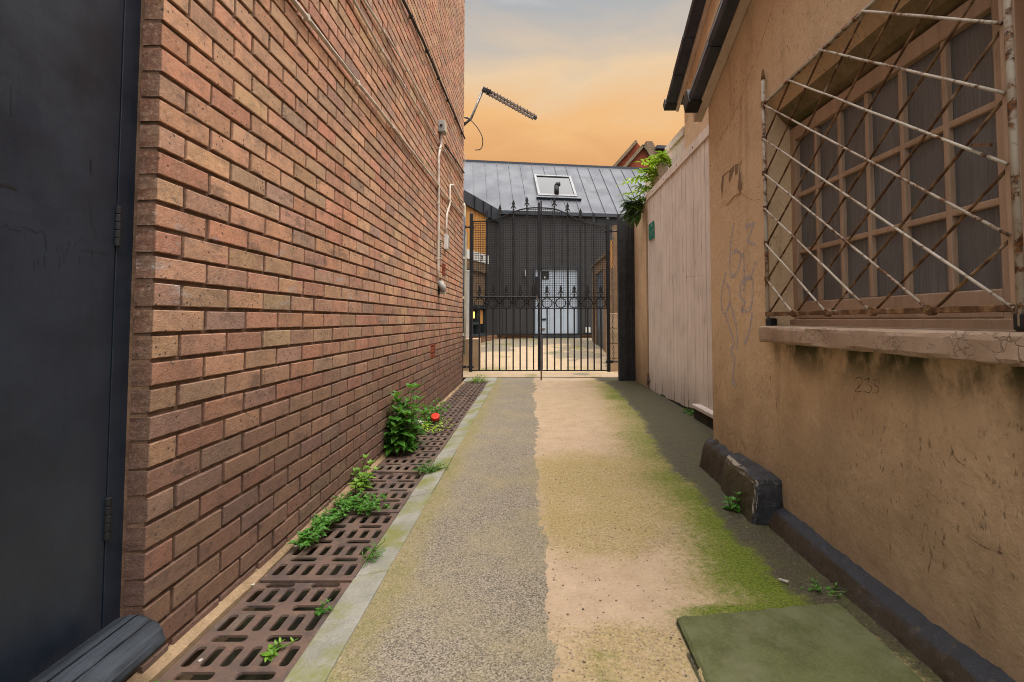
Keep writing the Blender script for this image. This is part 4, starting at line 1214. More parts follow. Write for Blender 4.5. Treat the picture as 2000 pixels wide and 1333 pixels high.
# plinth of worn black cement along the wall foot, in two runs
def plinth(y0, y1, hgt, dep, endr):
    mb = MB(); n_ = int((y1 - y0) / .012); prof = [(0, 1.28), (.22, 1.16), (.44, 1.06), (.58, .96), (.66, .80), (.80, .45), (.95, .1), (1.02, -.12)]
    for j in range(n_ + 1):
        y = y0 + (y1 - y0) * j / n_
        for k, (a, b) in enumerate(prof):
            h = hgt(y) * (1 + .16 * (float(fb(y * 6, k * .5)) - .5) + .20 * (float(fb(y * 26, k * .8, 3)) - .5)); d = dep(y) * (1 + .16 * (float(fb(y * 5 + 9, k * .6)) - .5) + .18 * (float(fb(y * 24 + 9, k * 1.1, 3)) - .5))
            e = 1.0 if j < n_ or not endr else .45
            mb.v.append(Vector((XR + .004 - d * a * e, y, h * b * (1 if j < n_ or not endr else .8))))
    m_ = len(prof)
    for j in range(n_):
        for k in range(m_ - 1): mb.f.append((j * m_ + k, (j + 1) * m_ + k, (j + 1) * m_ + k + 1, j * m_ + k + 1))
    mb.f.append(tuple(n_ * m_ + k for k in range(m_)))
    return mb
def mat_plinth():
    m = NT('worn_black_brown_plinth'); g = m.geo(); xyz = m.sep(g)
    up = m.sep(m.t.nodes.new('ShaderNodeNewGeometry').outputs['Normal'])
    z = m.math('ADD', xyz[2], m.math('MULTIPLY_ADD', m.noise(9, 5, .65, g), .10, -.05))
    c = m.mix(m.mr(m.math('ADD', up[2], m.math('MULTIPLY_ADD', m.noise(20, 5, .7, g), .3, -.15)), .55, .82), (.034, .022, .012), (.026, .028, .034))
    c = m.mix(m.mr(m.noise(18, 6, .7, g), .58, .68, 0, .7), c, (.085, .055, .03))
    c = m.mix(m.mr(m.noise(60, 4, .7, g), .66, .72), c, (.2, .16, .11))
    m.p(col=c, rough=.6, spec=.35); m.bump(m.noise(22, 6, .75, g), .7, .014); m.bump(m.noise(80, 5, .75, g), .5, .006); return m.m
MP = mat_plinth()
plinth(.3, 2.30, lambda y: .066 + .008 * math.sin(y * 3), lambda y: .085 + .012 * max(0, (1.9 - y)), False).build('plinth', MP, rb, smooth=True)
plinth(2.75, 3.22, lambda y: .15, lambda y: .085, True).build('plinth', MP, rb, smooth=True)

# chipped black stone block against the wall
def block():
    cs = [(1.022, 2.30), (1.185, 2.275), (1.185, 2.80), (1.075, 2.80)]
    bm = bmesh.new()
    top = [(1.066, 2.335, .205), (1.185, 2.30, .215), (1.185, 2.80, .215), (1.105, 2.80, .175)]
    lo = [bm.verts.new((x, y, -.03)) for x, y in cs]; hi = [bm.verts.new(p) for p in top]
    bm.faces.new(lo[::-1]); bm.faces.new(hi)
    for i in range(4): bm.faces.new((lo[i], lo[(i + 1) % 4], hi[(i + 1) % 4], hi[i]))
    bmesh.ops.bevel(bm, geom=[e for e in bm.edges], offset=.022, segments=2, affect='EDGES', profile=.6)
    bmesh.ops.subdivide_edges(bm, edges=bm.edges[:], cuts=5, use_grid_fill=True)
    for v in bm.verts:
        x, y, z = v.co
        k = (float(fb(y * 14 + x * 7, z * 14 + x * 5)) - .5)
        v.co.x += k * .020; v.co.z += k * .016; v.co.y += (float(fb(x * 16 + 5, z * 15)) - .5) * .018
    mb = MB(); bm.verts.ensure_lookup_table(); mb.v = [v.co.copy() for v in bm.verts]; mb.f = [tuple(v.index for v in f.verts) for f in bm.faces]
    bm.free(); return mb
def mat_block():
    m = NT('chipped_black_and_mossy_stone'); g = m.geo()
    nn = m.sep(m.t.nodes.new('ShaderNodeNewGeometry').outputs['Normal'])
    c = m.mix(m.mr(m.noise(10, 5, .65, g), .35, .65), (.005, .005, .006), (.026, .026, .031))
    side = m.mr(m.math('ADD', nn[0], m.math('MULTIPLY_ADD', m.noise(14, 5, .7, g), .5, -.25)), -.75, -.55, 1, 0)
    c = m.mix(side, c, m.mix(m.mr(m.noise(16, 5, .65, g), .4, .65), (.032, .024, .011), (.055, .040, .019)))
    chip = m.mr(m.noise(26, 6, .78, g), .60, .64)
    edge = m.math('MULTIPLY', m.mr(nn[0], -.40, -.55), m.mr(nn[0], -.92, -.80))
    chip2 = m.math('MULTIPLY', edge, m.mr(m.noise(32, 5, .7, g), .44, .5))
    c = m.mix(m.math('MAXIMUM', chip2, m.math('MULTIPLY', chip, .35)), c, (.30, .25, .19))
    m.p(col=c, rough=.55, spec=.4); m.bump(m.noise(24, 6, .75, g), .7, .015); return m.m
tag(block().build('stone_block', mat_block(), smooth=False, bevel=0), 'chipped black painted stone block at foot of tan wall', 'stone block')

# mossy slab
s = MB(); c0, c1, c2, c3 = onZ(1320, 1197, .014), onZ(1635, 1168, .014), Vector((1.052, .62, .014)), Vector((.452, .62, .014))

n_ = 64
for b_ in range(n_ + 1):
    for a_ in range(n_ + 1):
        u, v = a_ / n_, b_ / n_
        p = (c3.lerp(c2, u)).lerp(c0.lerp(c1, u), v)
        ed = min(u, 1 - u, v, 1 - v)
        jx = (float(fb(p.x * 30, p.y * 30)) - .5) * .006 * (ed < .001)
        z = .008 + (float(fb(p.x * 6, p.y * 6)) - .5) * .006 - (.006 if ed < .001 else 0) - .006 * max(0, 1 - ed / .02) * float(vn(p.x * 40, p.y * 40))
        s.v.append(Vector((p.x + jx, p.y + jx * .7, z)))
W_ = n_ + 1
for b_ in range(n_):
    for a_ in range(n_): s.f.append((b_ * W_ + a_, b_ * W_ + a_ + 1, (b_ + 1) * W_ + a_ + 1, (b_ + 1) * W_ + a_))
rim = [a_ for a_ in range(W_)] + [b_ * W_ + n_ for b_ in range(1, W_)] + [n_ * W_ + a_ for a_ in range(n_ - 1, -1, -1)] + [b_ * W_ for b_ in range(n_ - 1, 0, -1)]
k0 = len(s.v); s.v += [Vector((s.v[q].x, s.v[q].y, -.05)) for q in rim]
for q in range(len(rim)): s.f.append((rim[q], k0 + q, k0 + (q + 1) % len(rim), rim[(q + 1) % len(rim)]))
tag(s.build('paving_slab', M['slab']), 'square dark green mossy slab at near right of the path', 'paving slab')

# ================================================================== fence beyond the near building
XF = 1.65
fe = thing('plank_fence', 'tall pale pink plank fence between tan building and gate', 'fence', (XF, 5.4, 0))
fy0, fy1 = 3.6, onX(1266, 600, XF).y
def ftop(y):
    p1, p2 = onX(1265, 381, XF), onX(1376, 256, XF); return p1.z + (p2.z - p1.z) * (y - p1.y) / (p2.y - p1.y)
def fbot(y):
    p1, p2 = onX(1268, 762, XF), onX(1393, 818, XF); return p1.z + (p2.z - p1.z) * (y - p1.y) / (p2.y - p1.y)
mb = MB(); y = fy0
while y < fy1 - .02:
    w = .118 + RU(-.012, .012); y1 = min(y + w, fy1); dx = RU(0, .005)
    a = .007; y1 -= .007
    pr = [(XF + .02, y), (XF + dx, y + .001), (XF + dx - 0, y + a), (XF + dx, y1 - a), (XF + dx + .006, y1 - .001), (XF + .02, y1)]
    zb0 = fbot(y) + RU(-.015, .012)
    mb.prism([(px_, py_, zb0) for px_, py_ in pr], (0, 0, ftop(y) - .03 - zb0)); y = y1 + .007
mb.build('board', M['fence'], fe, bevel=.0015)
mb = MB(); mb.prism([(XF - .012, fy0, ftop(fy0) - .10), (XF - .012, fy0, ftop(fy0) + .01), (XF - .012, fy1, ftop(fy1) + .01), (XF - .012, fy1, ftop(fy1) - .075)], (.03, 0, 0)); cr_ = mb.build('capping_rail', M['fence'], fe, bevel=.003)
mb = MB(); mb.box(XF + .0215, XF + .026, fy0, fy1, .15, 2.4); mb.build('gap_shade_sheet', M['soil'], fe)  # dark sheet added behind the boards so the gaps look shaded
mb = MB(); mb.box(XF + .028, XF + .06, fy0, fy1, .9, 1.0); mb.box(XF + .028, XF + .06, fy0, fy1, 2.0, 2.1); mb.build('back_rail', M['fence'], fe)
for k in range(6):
    y = fy0 + (fy1 - fy0) * (k + .3) / 6; MB().tube([(XF - .010, y, ftop(y) - .045), (XF - .016, y, ftop(y) - .045)], .007, 8).build('bolt_head', M['dark'], cr_)
mb = MB(); mb.box(XF + .005, XF + .03, fy0, fy1, .0, .12); mb.build('gravel_board', M['soil'], fe)
mb = MB(); mb.box(XF - .006, XF + .08, fy1 + .004, fy1 + .075, 0, onX(1263, 405, XF).z); mb.build('end_post', M['fencepost'], fe, bevel=.006)
mb = MB(); p0 = onX(1266, 735, XF); mb.tube([(XF - .02, fy1 - .03, .22), (XF - .02, fy1 - .03, .12), (XF - .03, fy1 - .03, .05)], [.012, .018, .010], 8); mb.box(XF - .02, XF, fy1 - .08, fy1 + .02, .10, .13); mb.build('floor_bolt', M['iron'], fe)
# scuffs and knots
mb = MB()
for px, py, l, w in ((1314, 548, .10, .012), (1342, 541, .02, .012), (1372, 540, .015, .01), (1369, 570, .09, .006), (1322, 625, .03, .006), (1348, 590, .03, .005), (1327, 560, .20, .004), (1352, 595, .25, .004), (1287, 625, .02, .006), (1303, 423, .02, .008), (1366, 640, .12, .004)):
    q = onX(px, py, XF - .003); mb.ribbon([q + Vector((0, 0, l / 2)), q + Vector((0, .003, 0)), q - Vector((0, 0, l / 2))], w, N_, .002)
q1, q2 = onX(1340, 541, XF), onX(1374, 539, XF); mb.ribbon([q1, q2], .004, N_, .004)
mb.build('scuff_mark', M['crack'], fe)
# timber step under the fence
st = thing('timber_step', 'low step with pale board top under the near end of fence', 'step', (XF - .06, 4.3, 0))
sa, sb_ = onX(1352, 800, XF - .07).y, 3.5
MB().box(XF - .075, XF + .004, sb_, sa, .10, .14).build('tread', M['fence'], st, bevel=.008)
MB().box(XF - .06, XF + .003, sb_, sa - .02, -.03, .099).build('riser', M['soil'], st)
# tan wall return between post and fence
tw = MB(); ya, yb2 = fy1 + .08, 7.70
za, zb3 = onX(1262, 392, XF).z, onX(1241, 428, XF).z
tw.prism([(XF, ya, -.05), (XF, yb2, -.05), (XF, yb2, zb3), (XF, ya, za)], (.2, 0, 0))
tag(tw.build('rendered_wall', M['render'], bevel=.004), 'narrow tan rendered wall between plank fence and black gate post', 'wall')
# exit sign on the fence
sgp = lambda x, y: onX(1250 + x / 19.04, 415 + y / 19.04, XF - .004)
sg = thing('fence_sign', 'small green safety sign with pale arrow on the plank fence', 'sign', sgp(430, 700))
mb = MB(); mb.prism([sgp(*q) for q in ((335, 470), (520, 310), (525, 640), (540, 950), (340, 1060), (330, 700))], (-.006, 0, 0)); mb.build('plate', M['sign_green'], sg)
mb = MB()
for q, w in (([(345, 690), (405, 780), (530, 620)], .018), ([(350, 800), (400, 900), (470, 760)], .012), ([(420, 520), (470, 440), (480, 520)], .026), ([(400, 960), (410, 1040), (440, 1040)], .010)):
    mb.ribbon([sgp(*a) + Vector((-.0065, 0, 0)) for a in q], w, N_, .001)
mb.build('sign_marking', M['sign_pale'], sg)

# flaky white timber post behind the fence
pb = MB(); a, b = onX(1262, 345, XF + .12), onX(1291, 345, XF + .12); pb.box(XF + .10, XF + .22, b.y, a.y, 1.2, a.z)
tag(pb.build('flaky_post', M['fence'], bevel=.006), 'pale flaking timber pier rising behind far end of fence', 'pier')

# ================================================================== second tan building further back and its upper fence
X2, Y2 = 1.92, onX(1337, 240, 1.92).y
b2 = thing('gabled_building', 'taller tan building behind the fence with dark roof edge', 'building', (4, 5, 0))
v1, v2 = onX(1306, 204, X2 - .13), onX(1361, 0, X2 - .13)
s2 = (v2.z - v1.z) / (v1.y - v2.y)
z2 = lambda y: v1.z + s2 * (v1.y - y)
mb = MB(); mb.prism([(X2, Y2, -.1), (X2, Y2, z2(Y2) + .02), (X2, 3.3, z2(3.3) + .02), (X2, 3.3, -.1)], (3.5, 0, 0)); mb.build('wall', M['render'], b2)
mb = MB(); mb.prism([(X2 - .12, v1.y + .05, z2(v1.y + .05) + .045), (X2 - .12, 3.2, z2(3.2) + .045), (X2 + 3.6, 3.2, z2(3.2) + .045), (X2 + 3.6, v1.y + .05, z2(v1.y + .05) + .045)], (0, 0, .05)); mb.build('roof', M['zinc_blue'], b2)
verge(b2, X2 - .165, X2 - .04, v1.y + .03, 3.25, z2)
mb = MB(); mb.prism([(X2 - .038, v1.y, z2(v1.y) - .10), (X2 - .038, v1.y, z2(v1.y) + .06), (X2 - .038, 3.25, z2(3.25) + .06), (X2 - .038, 3.25, z2(3.25) - .10)], (.036, 0, 0)); mb.build('barge_board', M['barge'], b2, bevel=.003)
f2 = thing('upper_fence', 'short length of pale boarding high up beside taller tan building', 'fence', (X2, 6.4, 2.5))
ua, ub = onX(1302, 288, X2 + .03), onX(1337, 247, X2 + .03)
tz = lambda y: ub.z + (ua.z - ub.z) * (y - ub.y) / (ua.y - ub.y)
mb = MB(); y = ub.y + .002
while y < ua.y + .03:
    mb.box(X2 + .03, X2 + .05, y, y + .112, 2.0, tz(y) - .02); y += .118
mb.build('board', M['fence'], f2, bevel=.002)
mb = MB(); mb.prism([(X2 + .01, ub.y + .002, tz(ub.y) - .11), (X2 + .01, ub.y + .002, tz(ub.y)), (X2 + .01, ua.y + .03, tz(ua.y + .02)), (X2 + .01, ua.y + .03, tz(ua.y + .03) - .09)], (.02, 0, 0)); mb.build('capping_rail', M['fence'], f2, bevel=.003)

# ================================================================== zinc clad house behind the gate
A0 = Vector((-.99, 14.3, 0)); th = R(8)
HD = Vector((math.cos(th), math.sin(th), 0)); HN = Vector((-math.sin(th), math.cos(th), 0)); UZ = Vector((0, 0, 1))
def HP(px, py):
    p = onP(px, py, A0, HN); return (p - A0).dot(HD), p.z
hs = thing('zinc_house', 'dark zinc clad house with white door behind the iron gate', 'house', A0 + HD * 2 + HN * 2 + UZ * .4)
def hb(mb, u0, u1, z0, z1, v0, v1): return mb.fbox(A0, HD, UZ, HN, ((u0, u1), (z0, z1), (v0, v1)))
ze = HP(974, 416)[1]; UR = 9.0
du0, dz1 = HP(1042, 520); du1, dz0 = HP(1132, 656)
# wall with door opening
mb = MB()
hb(mb, 0, du0, .55, ze, 0, .3); hb(mb, du1, UR, .55, ze, 0, .3); hb(mb, du0, du1, dz1, ze, 0, .3)
mb.build('wall', M['zinc_wall'], hs)
mb = MB(); u = .17
while u < UR:
    if not (du0 - .03 < u < du1 + .03): hb(mb, u - .008, u + .008, .56, ze, -.028, -.002)
    else: hb(mb, u - .008, u + .008, dz1 + .05, ze, -.028, -.002)
    u += .36
mb.build('standing_seam', M['zinc_wall'], hs)
mb = MB(); hb(mb, .0, UR, .0, .53, .03, .3); mb.build('brick_plinth', M['gold'], hs)
mb = MB(); hb(mb, -.02, UR, .50, .548, -.03, .1); mb.build('base_flashing', M['dark'], hs)
# roof
PR = R(45); rl = 2.1 / math.cos(PR); RD = HN * math.cos(PR) + UZ * math.sin(PR); RN = -HN * math.sin(PR) + UZ * math.cos(PR)
RO = A0 + UZ * ze + HN * -.06
mb = MB(); mb.fbox(RO, HD, RD, RN, ((-4.0, UR), (0, rl + .06), (.0, .05))); roof = mb.build('roof', M['zinc_roof'], hs)
mb = MB(); u = -3.9
while u < UR:
    mb.fbox(RO, HD, RD, RN, ((u - .006, u + .006), (.01, rl), (.052, .078))); u += .40
mb.build('roof_seam', M['zinc_blue'], roof)
mb = MB(); mb.fbox(RO + RD * (rl + .06), HD, HN, UZ, ((-4.0, UR), (-.05, .12), (.02, .10))); mb.build('ridge_cap', M['zinc_blue'], roof)
mb = MB(); mb.fbox(RO, HD, HN, UZ, ((-.02, UR), (-.10, .0), (-.06, .045))); mb.build('eaves_gutter', M['zinc_blue'], roof)
# skylight lying in the roof
def RPt(px, py):
    p = onP(px, py, RO + RN * .05, RN); q = p - RO; return q.dot(HD), q.dot(RD)
su0, sv1 = RPt(1042, 346); su1, sv0 = RPt(1127, 389)
sk = MB()
for (a, b, c, d) in ((su0, su1, sv0, sv0 + .09), (su0, su1, sv1 - .07, sv1), (su0, su0 + .08, sv0 + .09, sv1 - .07), (su1 - .08, su1, sv0 + .09, sv1 - .07)):
    sk.fbox(RO, HD, RD, RN, ((a, b), (c, d), (.052, .15)))
skl = sk.build('skylight', M['skyframe'], roof, bevel=.01)
MB().fbox(RO, HD, RD, RN, ((su0 + .08, su1 - .08), (sv0 + .09, sv1 - .07), (.09, .115))).build('pane', None or simple('skylight_glass', (.058, .055, .056), .04, .02, 1, metal=.9, bump=0), skl)
MB().fbox(RO, HD, RD, RN, ((su0 - .05, su1 + .12), (sv0 - .10, sv0 - .002), (.05, .13))).build('skylight_flashing', M['zinc_blue'], skl)
fp = thing('flue_reflection', 'black pipe with a bent cowl added for a flue reflected in the roof window', 'flue', RO + HD * 2.0 + RD * .6)  # solid pipe added in place of a reflection in the skylight
q = onP(1087, 381, RO + RN * .12, RN)
MB().tube([q, q + UZ * .30], .075, 12).build('pipe', M['dark'], fp, smooth=True)
MB().tube([q + UZ * .28, q + UZ * .34 + HD * .03, q + UZ * .35 + HD * .11], .075, 12).build('cowl', M['dark'], fp, smooth=True)
# front door
mb = MB(); hb(mb, du0, du0 + .05, dz0 - .1, dz1, -.03, .12); hb(mb, du1 - .05, du1, dz0 - .1, dz1, -.03, .12); hb(mb, du0 + .05, du1 - .05, dz1 - .07, dz1, -.03, .12); hb(mb, du0 + .05, du1 - .05, dz0 - .1, dz0 + .02, -.03, .12)
df = mb.build('door_frame', M['zinc_blue'], hs)
mb = MB(); n_ = 3
for i in range(n_):
    a, b = du0 + .05 + (du1 - du0 - .1) * i / n_, du0 + .05 + (du1 - du0 - .1) * (i + 1) / n_
    hb(mb, a + .003, b - .003, dz0 + .02, dz1 - .07, .03, .08)
hb(mb, du0 + .05, du1 - .05, dz0 + .02, dz1 - .07, .06, .085)
fd = mb.build('front_door', M['white_door'], hs)
def onfront(px0, py0, px1, py1, name, mat, par, v0, v1, bev=0):
    (a, t), (b, l) = HP(px0, py0), HP(px1, py1)
    m_ = MB(); hb(m_, a, b, l, t, v0, v1); return m_.build(name, mat, par, bevel=bev)
onfront(1058, 529.5, 1072, 546, 'door_plaque', M['dark'], fd, .015, .03)
onfront(1063.3, 540, 1065.4, 544.5, 'plaque_mark', M['white'], fd, .008, .014)
onfront(1057, 622.5, 1066.5, 626, 'letter_slot', M['dark'], fd, .015, .03)
onfront(1057, 641.5, 1065, 643.5, 'door_handle', M['alu'], fd, .0, .03)
onfront(1143, 640, 1147.5, 650, 'wall_socket', M['white'], hs, -.05, 0, .004)
onfront(1149, 640, 1152.5, 650, 'wall_socket', M['white'], hs, -.05, 0, .004)
onfront(1024, 528, 1026.5, 541, 'wall_light', M['greybox'], hs, -.12, 0, .01)

# projecting wing on the left
B0 = onP(904, 500, Vector((-1.71, 12.1, 0)), Vector((0, 1, 0))); B0.z = 0
WD = (Vector((-1.71, 12.1, 0)) - A0); WD.z = 0; WD.normalize()
WNv = Vector((-WD.y, WD.x, 0))
if WNv.x < 0: WNv = -WNv
def WP(px, py): p = onP(px, py, A0, WNv); return (p - A0).dot(WD), p.z
wg = thing('house_wing', 'side wing with orange timber boards and slate fascia left of zinc house', 'house', A0 + WD * 2 - WNv * 1.5 + UZ * .35)
def wbx(mb, s0, s1, z0, z1, n0, n1): return mb.fbox(A0, WD, UZ, WNv, ((s0, s1), (z0, z1), (n0, n1)))
sC = WP(951.5, 500)[0]; sE = 5.2
zt_a = WP(972, 413); zt_b = WP(905, 375)
zb_a = WP(951, 425); zb_b = WP(909, 402)
fz = lambda s, a, b: a[1] + (b[1] - a[1]) * (s - a[0]) / (b[0] - a[0])
P3 = lambda s, z, n=0: A0 + WD * s + UZ * z + WNv * n
mb = MB(); mb.prism([P3(0, .5, -.001), P3(sC, .5, -.001), P3(sC, fz(sC, zt_a, zt_b), -.001), P3(0, fz(0, zt_a, zt_b), -.001)], -WNv * .25); mb.build('zinc_wall', M['zinc_wall'], wg)
mb = MB(); mb.prism([P3(-.02, fz(0, zb_a, zb_b), .0), P3(-.02, fz(0, zt_a, zt_b) + .02, .0), P3(sE, fz(sE, zt_a, zt_b), .0), P3(sE, fz(sE, zb_a, zb_b), .0)], WNv * .08); fa = mb.build('fascia', M['zinc_blue'], wg)
mb = MB()
for px in (921, 938.5, 954):
    s_ = WP(px, 410)[0]; mb.fbox(P3(s_, fz(s_, zb_a, zb_b), .08), WD, UZ, WNv, ((-.012, .012), (0, fz(s_, zt_a, zt_b) - fz(s_, zb_a, zb_b)), (0, .03)))
mb.build('fascia_seam', M['dark'], fa)
zw0 = WP(930, 493)[1]; zw1 = WP(930, 511)[1]; zw2 = WP(930, 530)[1]
mb = MB(); s_ = sC + .01; k = 0
while s_ < sE - .2:
    mb.prism([P3(s_, zw0, 0), P3(s_, fz(s_, zb_a, zb_b) - .0, 0), P3(s_ + .135, fz(s_ + .135, zb_a, zb_b), 0), P3(s_ + .135, zw0, 0)], WNv * (.012 + .006 * (k % 2)) ); s_ += .14; k += 1
mb.build('timber_cladding', M['cedar'], wg)
mb = MB(); wbx(mb, sC + .005, sE, zw1, zw0 - .003, -.02, .05); wp = mb.build('white_band', M['white'], wg)
mb = MB()
for px, py in ((938, 501), (938, 505), (937, 509)):
    a, z = WP(px, py); mb.box(0, 0, 0, 0, 0, 0) if 0 else mb.fbox(P3(a, z, .05), WD, UZ, WNv, ((-.05, .05), (-.012, .012), (0, .01)))
mb.build('band_marking', M['dark'], wp)
mb = MB(); wbx(mb, sC + .004, sE, zw2, zw1 - .002, -.03, .03); mb.build('brown_panel', M['brownpanel'], wg)
zg0 = WP(935, 657)[1]
mb = MB()
wbx(mb, sC + .006, sC + .06, zg0, zw2 - .002, -.10, .02); wbx(mb, sC + .061, sE, zg0, zg0 + .06, -.10, .02)
for pxm in (936.0, 922.5): 
    a = WP(pxm, 600)[0]; wbx(mb, a - .03, a + .03, zg0 + .061, WP(930, 601)[1], -.08, .01)
a0 = WP(930, 601)[1]; wbx(mb, sC + .061, sE, a0, a0 + .07, -.09, .015)
a1 = WP(930, 632)[1]; wbx(mb, WP(935, 632)[0] + .031, sE, a1 - .03, a1 + .03, -.07, .012)
wf = mb.build('window', M['zinc_blue'], wg)
mb = MB(); wbx(mb, sC + .061, sE, a0 + .071, zw2 - .003, -.06, -.04); mb.build('pane', M['brownpanel'], wf)
mb = MB(); wbx(mb, sC + .061, sE, zg0 + .061, a0 - .001, -.085, -.075); mb.build('pane', M['darkglass'], wf)
mb = MB(); p1 = WP(923, 609); p2 = WP(931, 622); wbx(mb, p2[0], p1[0], p2[1], p1[1], -.070, -.06); mb.build('lit_lamp', M['amber'], wf)
mb = MB(); p1 = WP(938, 606); p2 = WP(947, 633); wbx(mb, p2[0], p1[0], p2[1], p1[1], -.070, -.06); mb.build('warm_curtain', M['cedar'], wf)
mb = MB(); wbx(mb, .0, sE, .0, zg0 - .002, -.2, .0); mb.build('base_wall', M['gold'], wg)
mb = MB(); mb.prism([P3(sC, .3, -.22), P3(sE, .3, -.22), P3(sE, fz(sE, zt_a, zt_b), -.22), P3(sC, fz(sC, zt_a, zt_b), -.22)], -WNv * 3); mb.build('body', M['dark'], wg)

# white pillar on a low mossy brick pier beside the left gate stile
lp = thing('white_pillar', 'white painted pillar just behind left gate hinge', 'pillar', onY(911, 700, 9.0))
xa, xb = onY(899, 600, 9.0).x, onY(917, 600, 9.0).x
MB().box(xa - .5, xb, 9.0, 9.3, .05, onY(911, 528, 9.0).z).build('shaft', M['white'], lp, bevel=.01)
lw = MB(); lw.box(onY(890, 650, 8.7).x, onY(936, 650, 8.7).x, 8.7, 9.0, -.05, onY(911, 662, 8.7).z)
tag(lw.build('low_brick_pier', M['stonepier'], bevel=.012), 'low mossy brick pier behind left gate leaf', 'pier')

# right side of the yard: brick wall with dark door, stone pier
XY = 1.72
yw0 = onX(1186, 560, XY).y - 1.4; yw1 = onX(1156, 560, XY).y
zt0, zt1 = onX(1186, 498, XY).z, onX(1156, 524, XY).z
yw = thing('yard_wall', 'brick garden wall with a dark door at right of yard', 'wall', (XY, (yw0 + yw1) / 2, .2))
d0, d1 = onX(1178, 600, XY).y, onX(1164, 600, XY).y; zd = onX(1172, 530, XY).z
mb = MB(); mb.box(XY, XY + .25, yw0, d0, -.05, zt1); mb.box(XY, XY + .25, d1, yw1, -.05, zt1); mb.box(XY, XY + .25, d0, d1, zd, zt1)
def mat_yardbrick():
    m = NT('yard_brick'); g = m.geo()
    xyz = m.sep(g); cb = m.t.nodes.new('ShaderNodeCombineXYZ'); m.set(cb.inputs[0], m.math('ADD', xyz[0], xyz[1])); m.set(cb.inputs[1], xyz[2])
    n = m.t.nodes.new('ShaderNodeTexBrick'); m.set(n.inputs['Vector'], cb.outputs[0]); n.inputs['Scale'].default_value = 1
    n.inputs['Brick Width'].default_value = .23; n.inputs['Row Height'].default_value = .078; n.inputs['Mortar Size'].default_value = .008
    m.set(n.inputs['Color1'], (.20, .10, .06)); m.set(n.inputs['Color2'], (.26, .16, .09)); m.set(n.inputs['Mortar'], (.20, .155, .105))
    m.p(col=m.mix(m.mr(m.noise(5, 5, .6, g), .45, .7, 0, .5), n.outputs['Color'], (.13, .10, .045)), rough=.9, spec=.2); return m.m
MYB = mat_yardbrick()
mb.build('brick_wall', MYB, yw)
MB().box(XY - .04, XY + .29, yw0, yw1 + .03, zt1 + .001, zt1 + .06).build('coping', M['coping'], yw, bevel=.01)
MB().box(XY + .03, XY + .08, d0 + .01, d1 - .01, .25, zd - .01).build('dark_door', M['zinc_blue'], yw)
sp_ = thing('stone_pier', 'pale stone pier seen between right gate stile and black post', 'pier', onY(1197, 700, 8.6))
xa, xb = onY(1189, 650, 8.6).x, onY(1206, 650, 8.6).x
for i in range(4):
    z0, z1 = .0 + .27 * i, .27 * (i + 1) - .006
    MB().box(xa - .0, xb + .4, 8.6, 8.9, z0, min(z1, onY(1197, 597, 8.6).z)).build('stone_course', M['stonepier'], sp_, bevel=.01)
MB().box(xa + .02, xb + .4, 8.64, 8.86, min(1.08, onY(1197, 597, 8.6).z), onY(1197, 524, 8.6).z).build('brick_shaft', MYB, sp_)
MB().box(onY(1192.5, 500, 8.9).x, onY(1198, 500, 8.9).x, 8.88, 8.93, onY(1195, 525, 8.9).z - .1, onY(1195, 470, 8.9).z).build('timber_upright', M['cedar'], sp_)
MB().box(onY(1199, 500, 9.3).x, 3.0, 9.3, 9.5, 0, onY(1203, 440, 9.3).z).build('rear_wall', MYB, sp_)

# far brick gabled house at upper right
YF = 34
fg = thing('gabled_house', 'far red brick house with twin gables above the zinc roof', 'house', (onY(1260, 330, YF).x, YF, 8))
def gable(pts, Y, th, mat, name): 
    m_ = MB(); m_.prism([onY(x, y, Y) for x, y in pts], (0, th, 0)); return m_.build(name, mat, fg)
gable([(1118, 420), (1243, 277), (1292, 335), (1292, 420)], YF + 1.0, .3, M['redbrick'], 'gable_wall')
gable([(1140, 420), (1258, 284), (1280, 312), (1330, 420)], YF, .4, M['redbrick'], 'gable_wall')
def cope(pts, Y, w=.20, t=.5):
    m_ = MB(); P = [onY(x, y, Y) for x, y in pts]
    for a, b in zip(P, P[1:]): m_.bar(a + Vector((0, .2, 0)), b + Vector((0, .2, 0)), .55, w)
    m_.build('gable_coping', M['coping'], fg)
cope([(1118, 418), (1243, 276)], YF + .8); cope([(1140, 418), (1257, 284), (1266, 294), (1330, 410)], YF - .2)
m_ = MB(); m_.prism([onY(x, y, YF + .5) for x, y in ((1262, 276), (1274, 276), (1282, 290), (1360, 292), (1400, 420), (1292, 420))], (0, 1.2, 0)); m_.build('tiled_roof', M['rooftile'], fg)
m_ = MB(); m_.bar(onY(1281, 289, YF + .3), onY(1365, 293, YF + .3), .5, .22); m_.build('ridge_tile', M['zinc_blue'], fg)

# ================================================================== plants
def sprig(mbf, mbs, base, h, lean, leaf, n, L_, W_, spread=1.0, up0=.5):
    base = Vector(base); lean = Vector(lean)
    P = [base + Vector((0, 0, h * t)) + lean * (t * t) for t in (0, .25, .5, .75, 1)]
    mbs.tube(P, [.004 * (1 - .6 * t) for t in (0, .25, .5, .75, 1)], 5)
    for k in range(n):
        t = .12 + .88 * k / n; i = min(3, int(t * 4)); f = t * 4 - i
        p = P[i].lerp(P[i + 1], f); a = k * 2.4 + RU(-.5, .5)
        d = Vector((math.cos(a) * spread, math.sin(a) * spread, RU(.0, up0)))
        s = RU(.7, 1.15) * (1 - .35 * t)
        mbf.leaf(p, d, (0, 0, 1), L_ * s, W_ * s, RU(.2, .6), RU(.1, .4))
    for k in range(3):
        a = k * 2.1 + RU(0, 1); mbf.leaf(P[-1], (math.cos(a) * .6, math.sin(a) * .6, .7), (0, 0, 1), L_ * .55, W_ * .5, .3, .3)
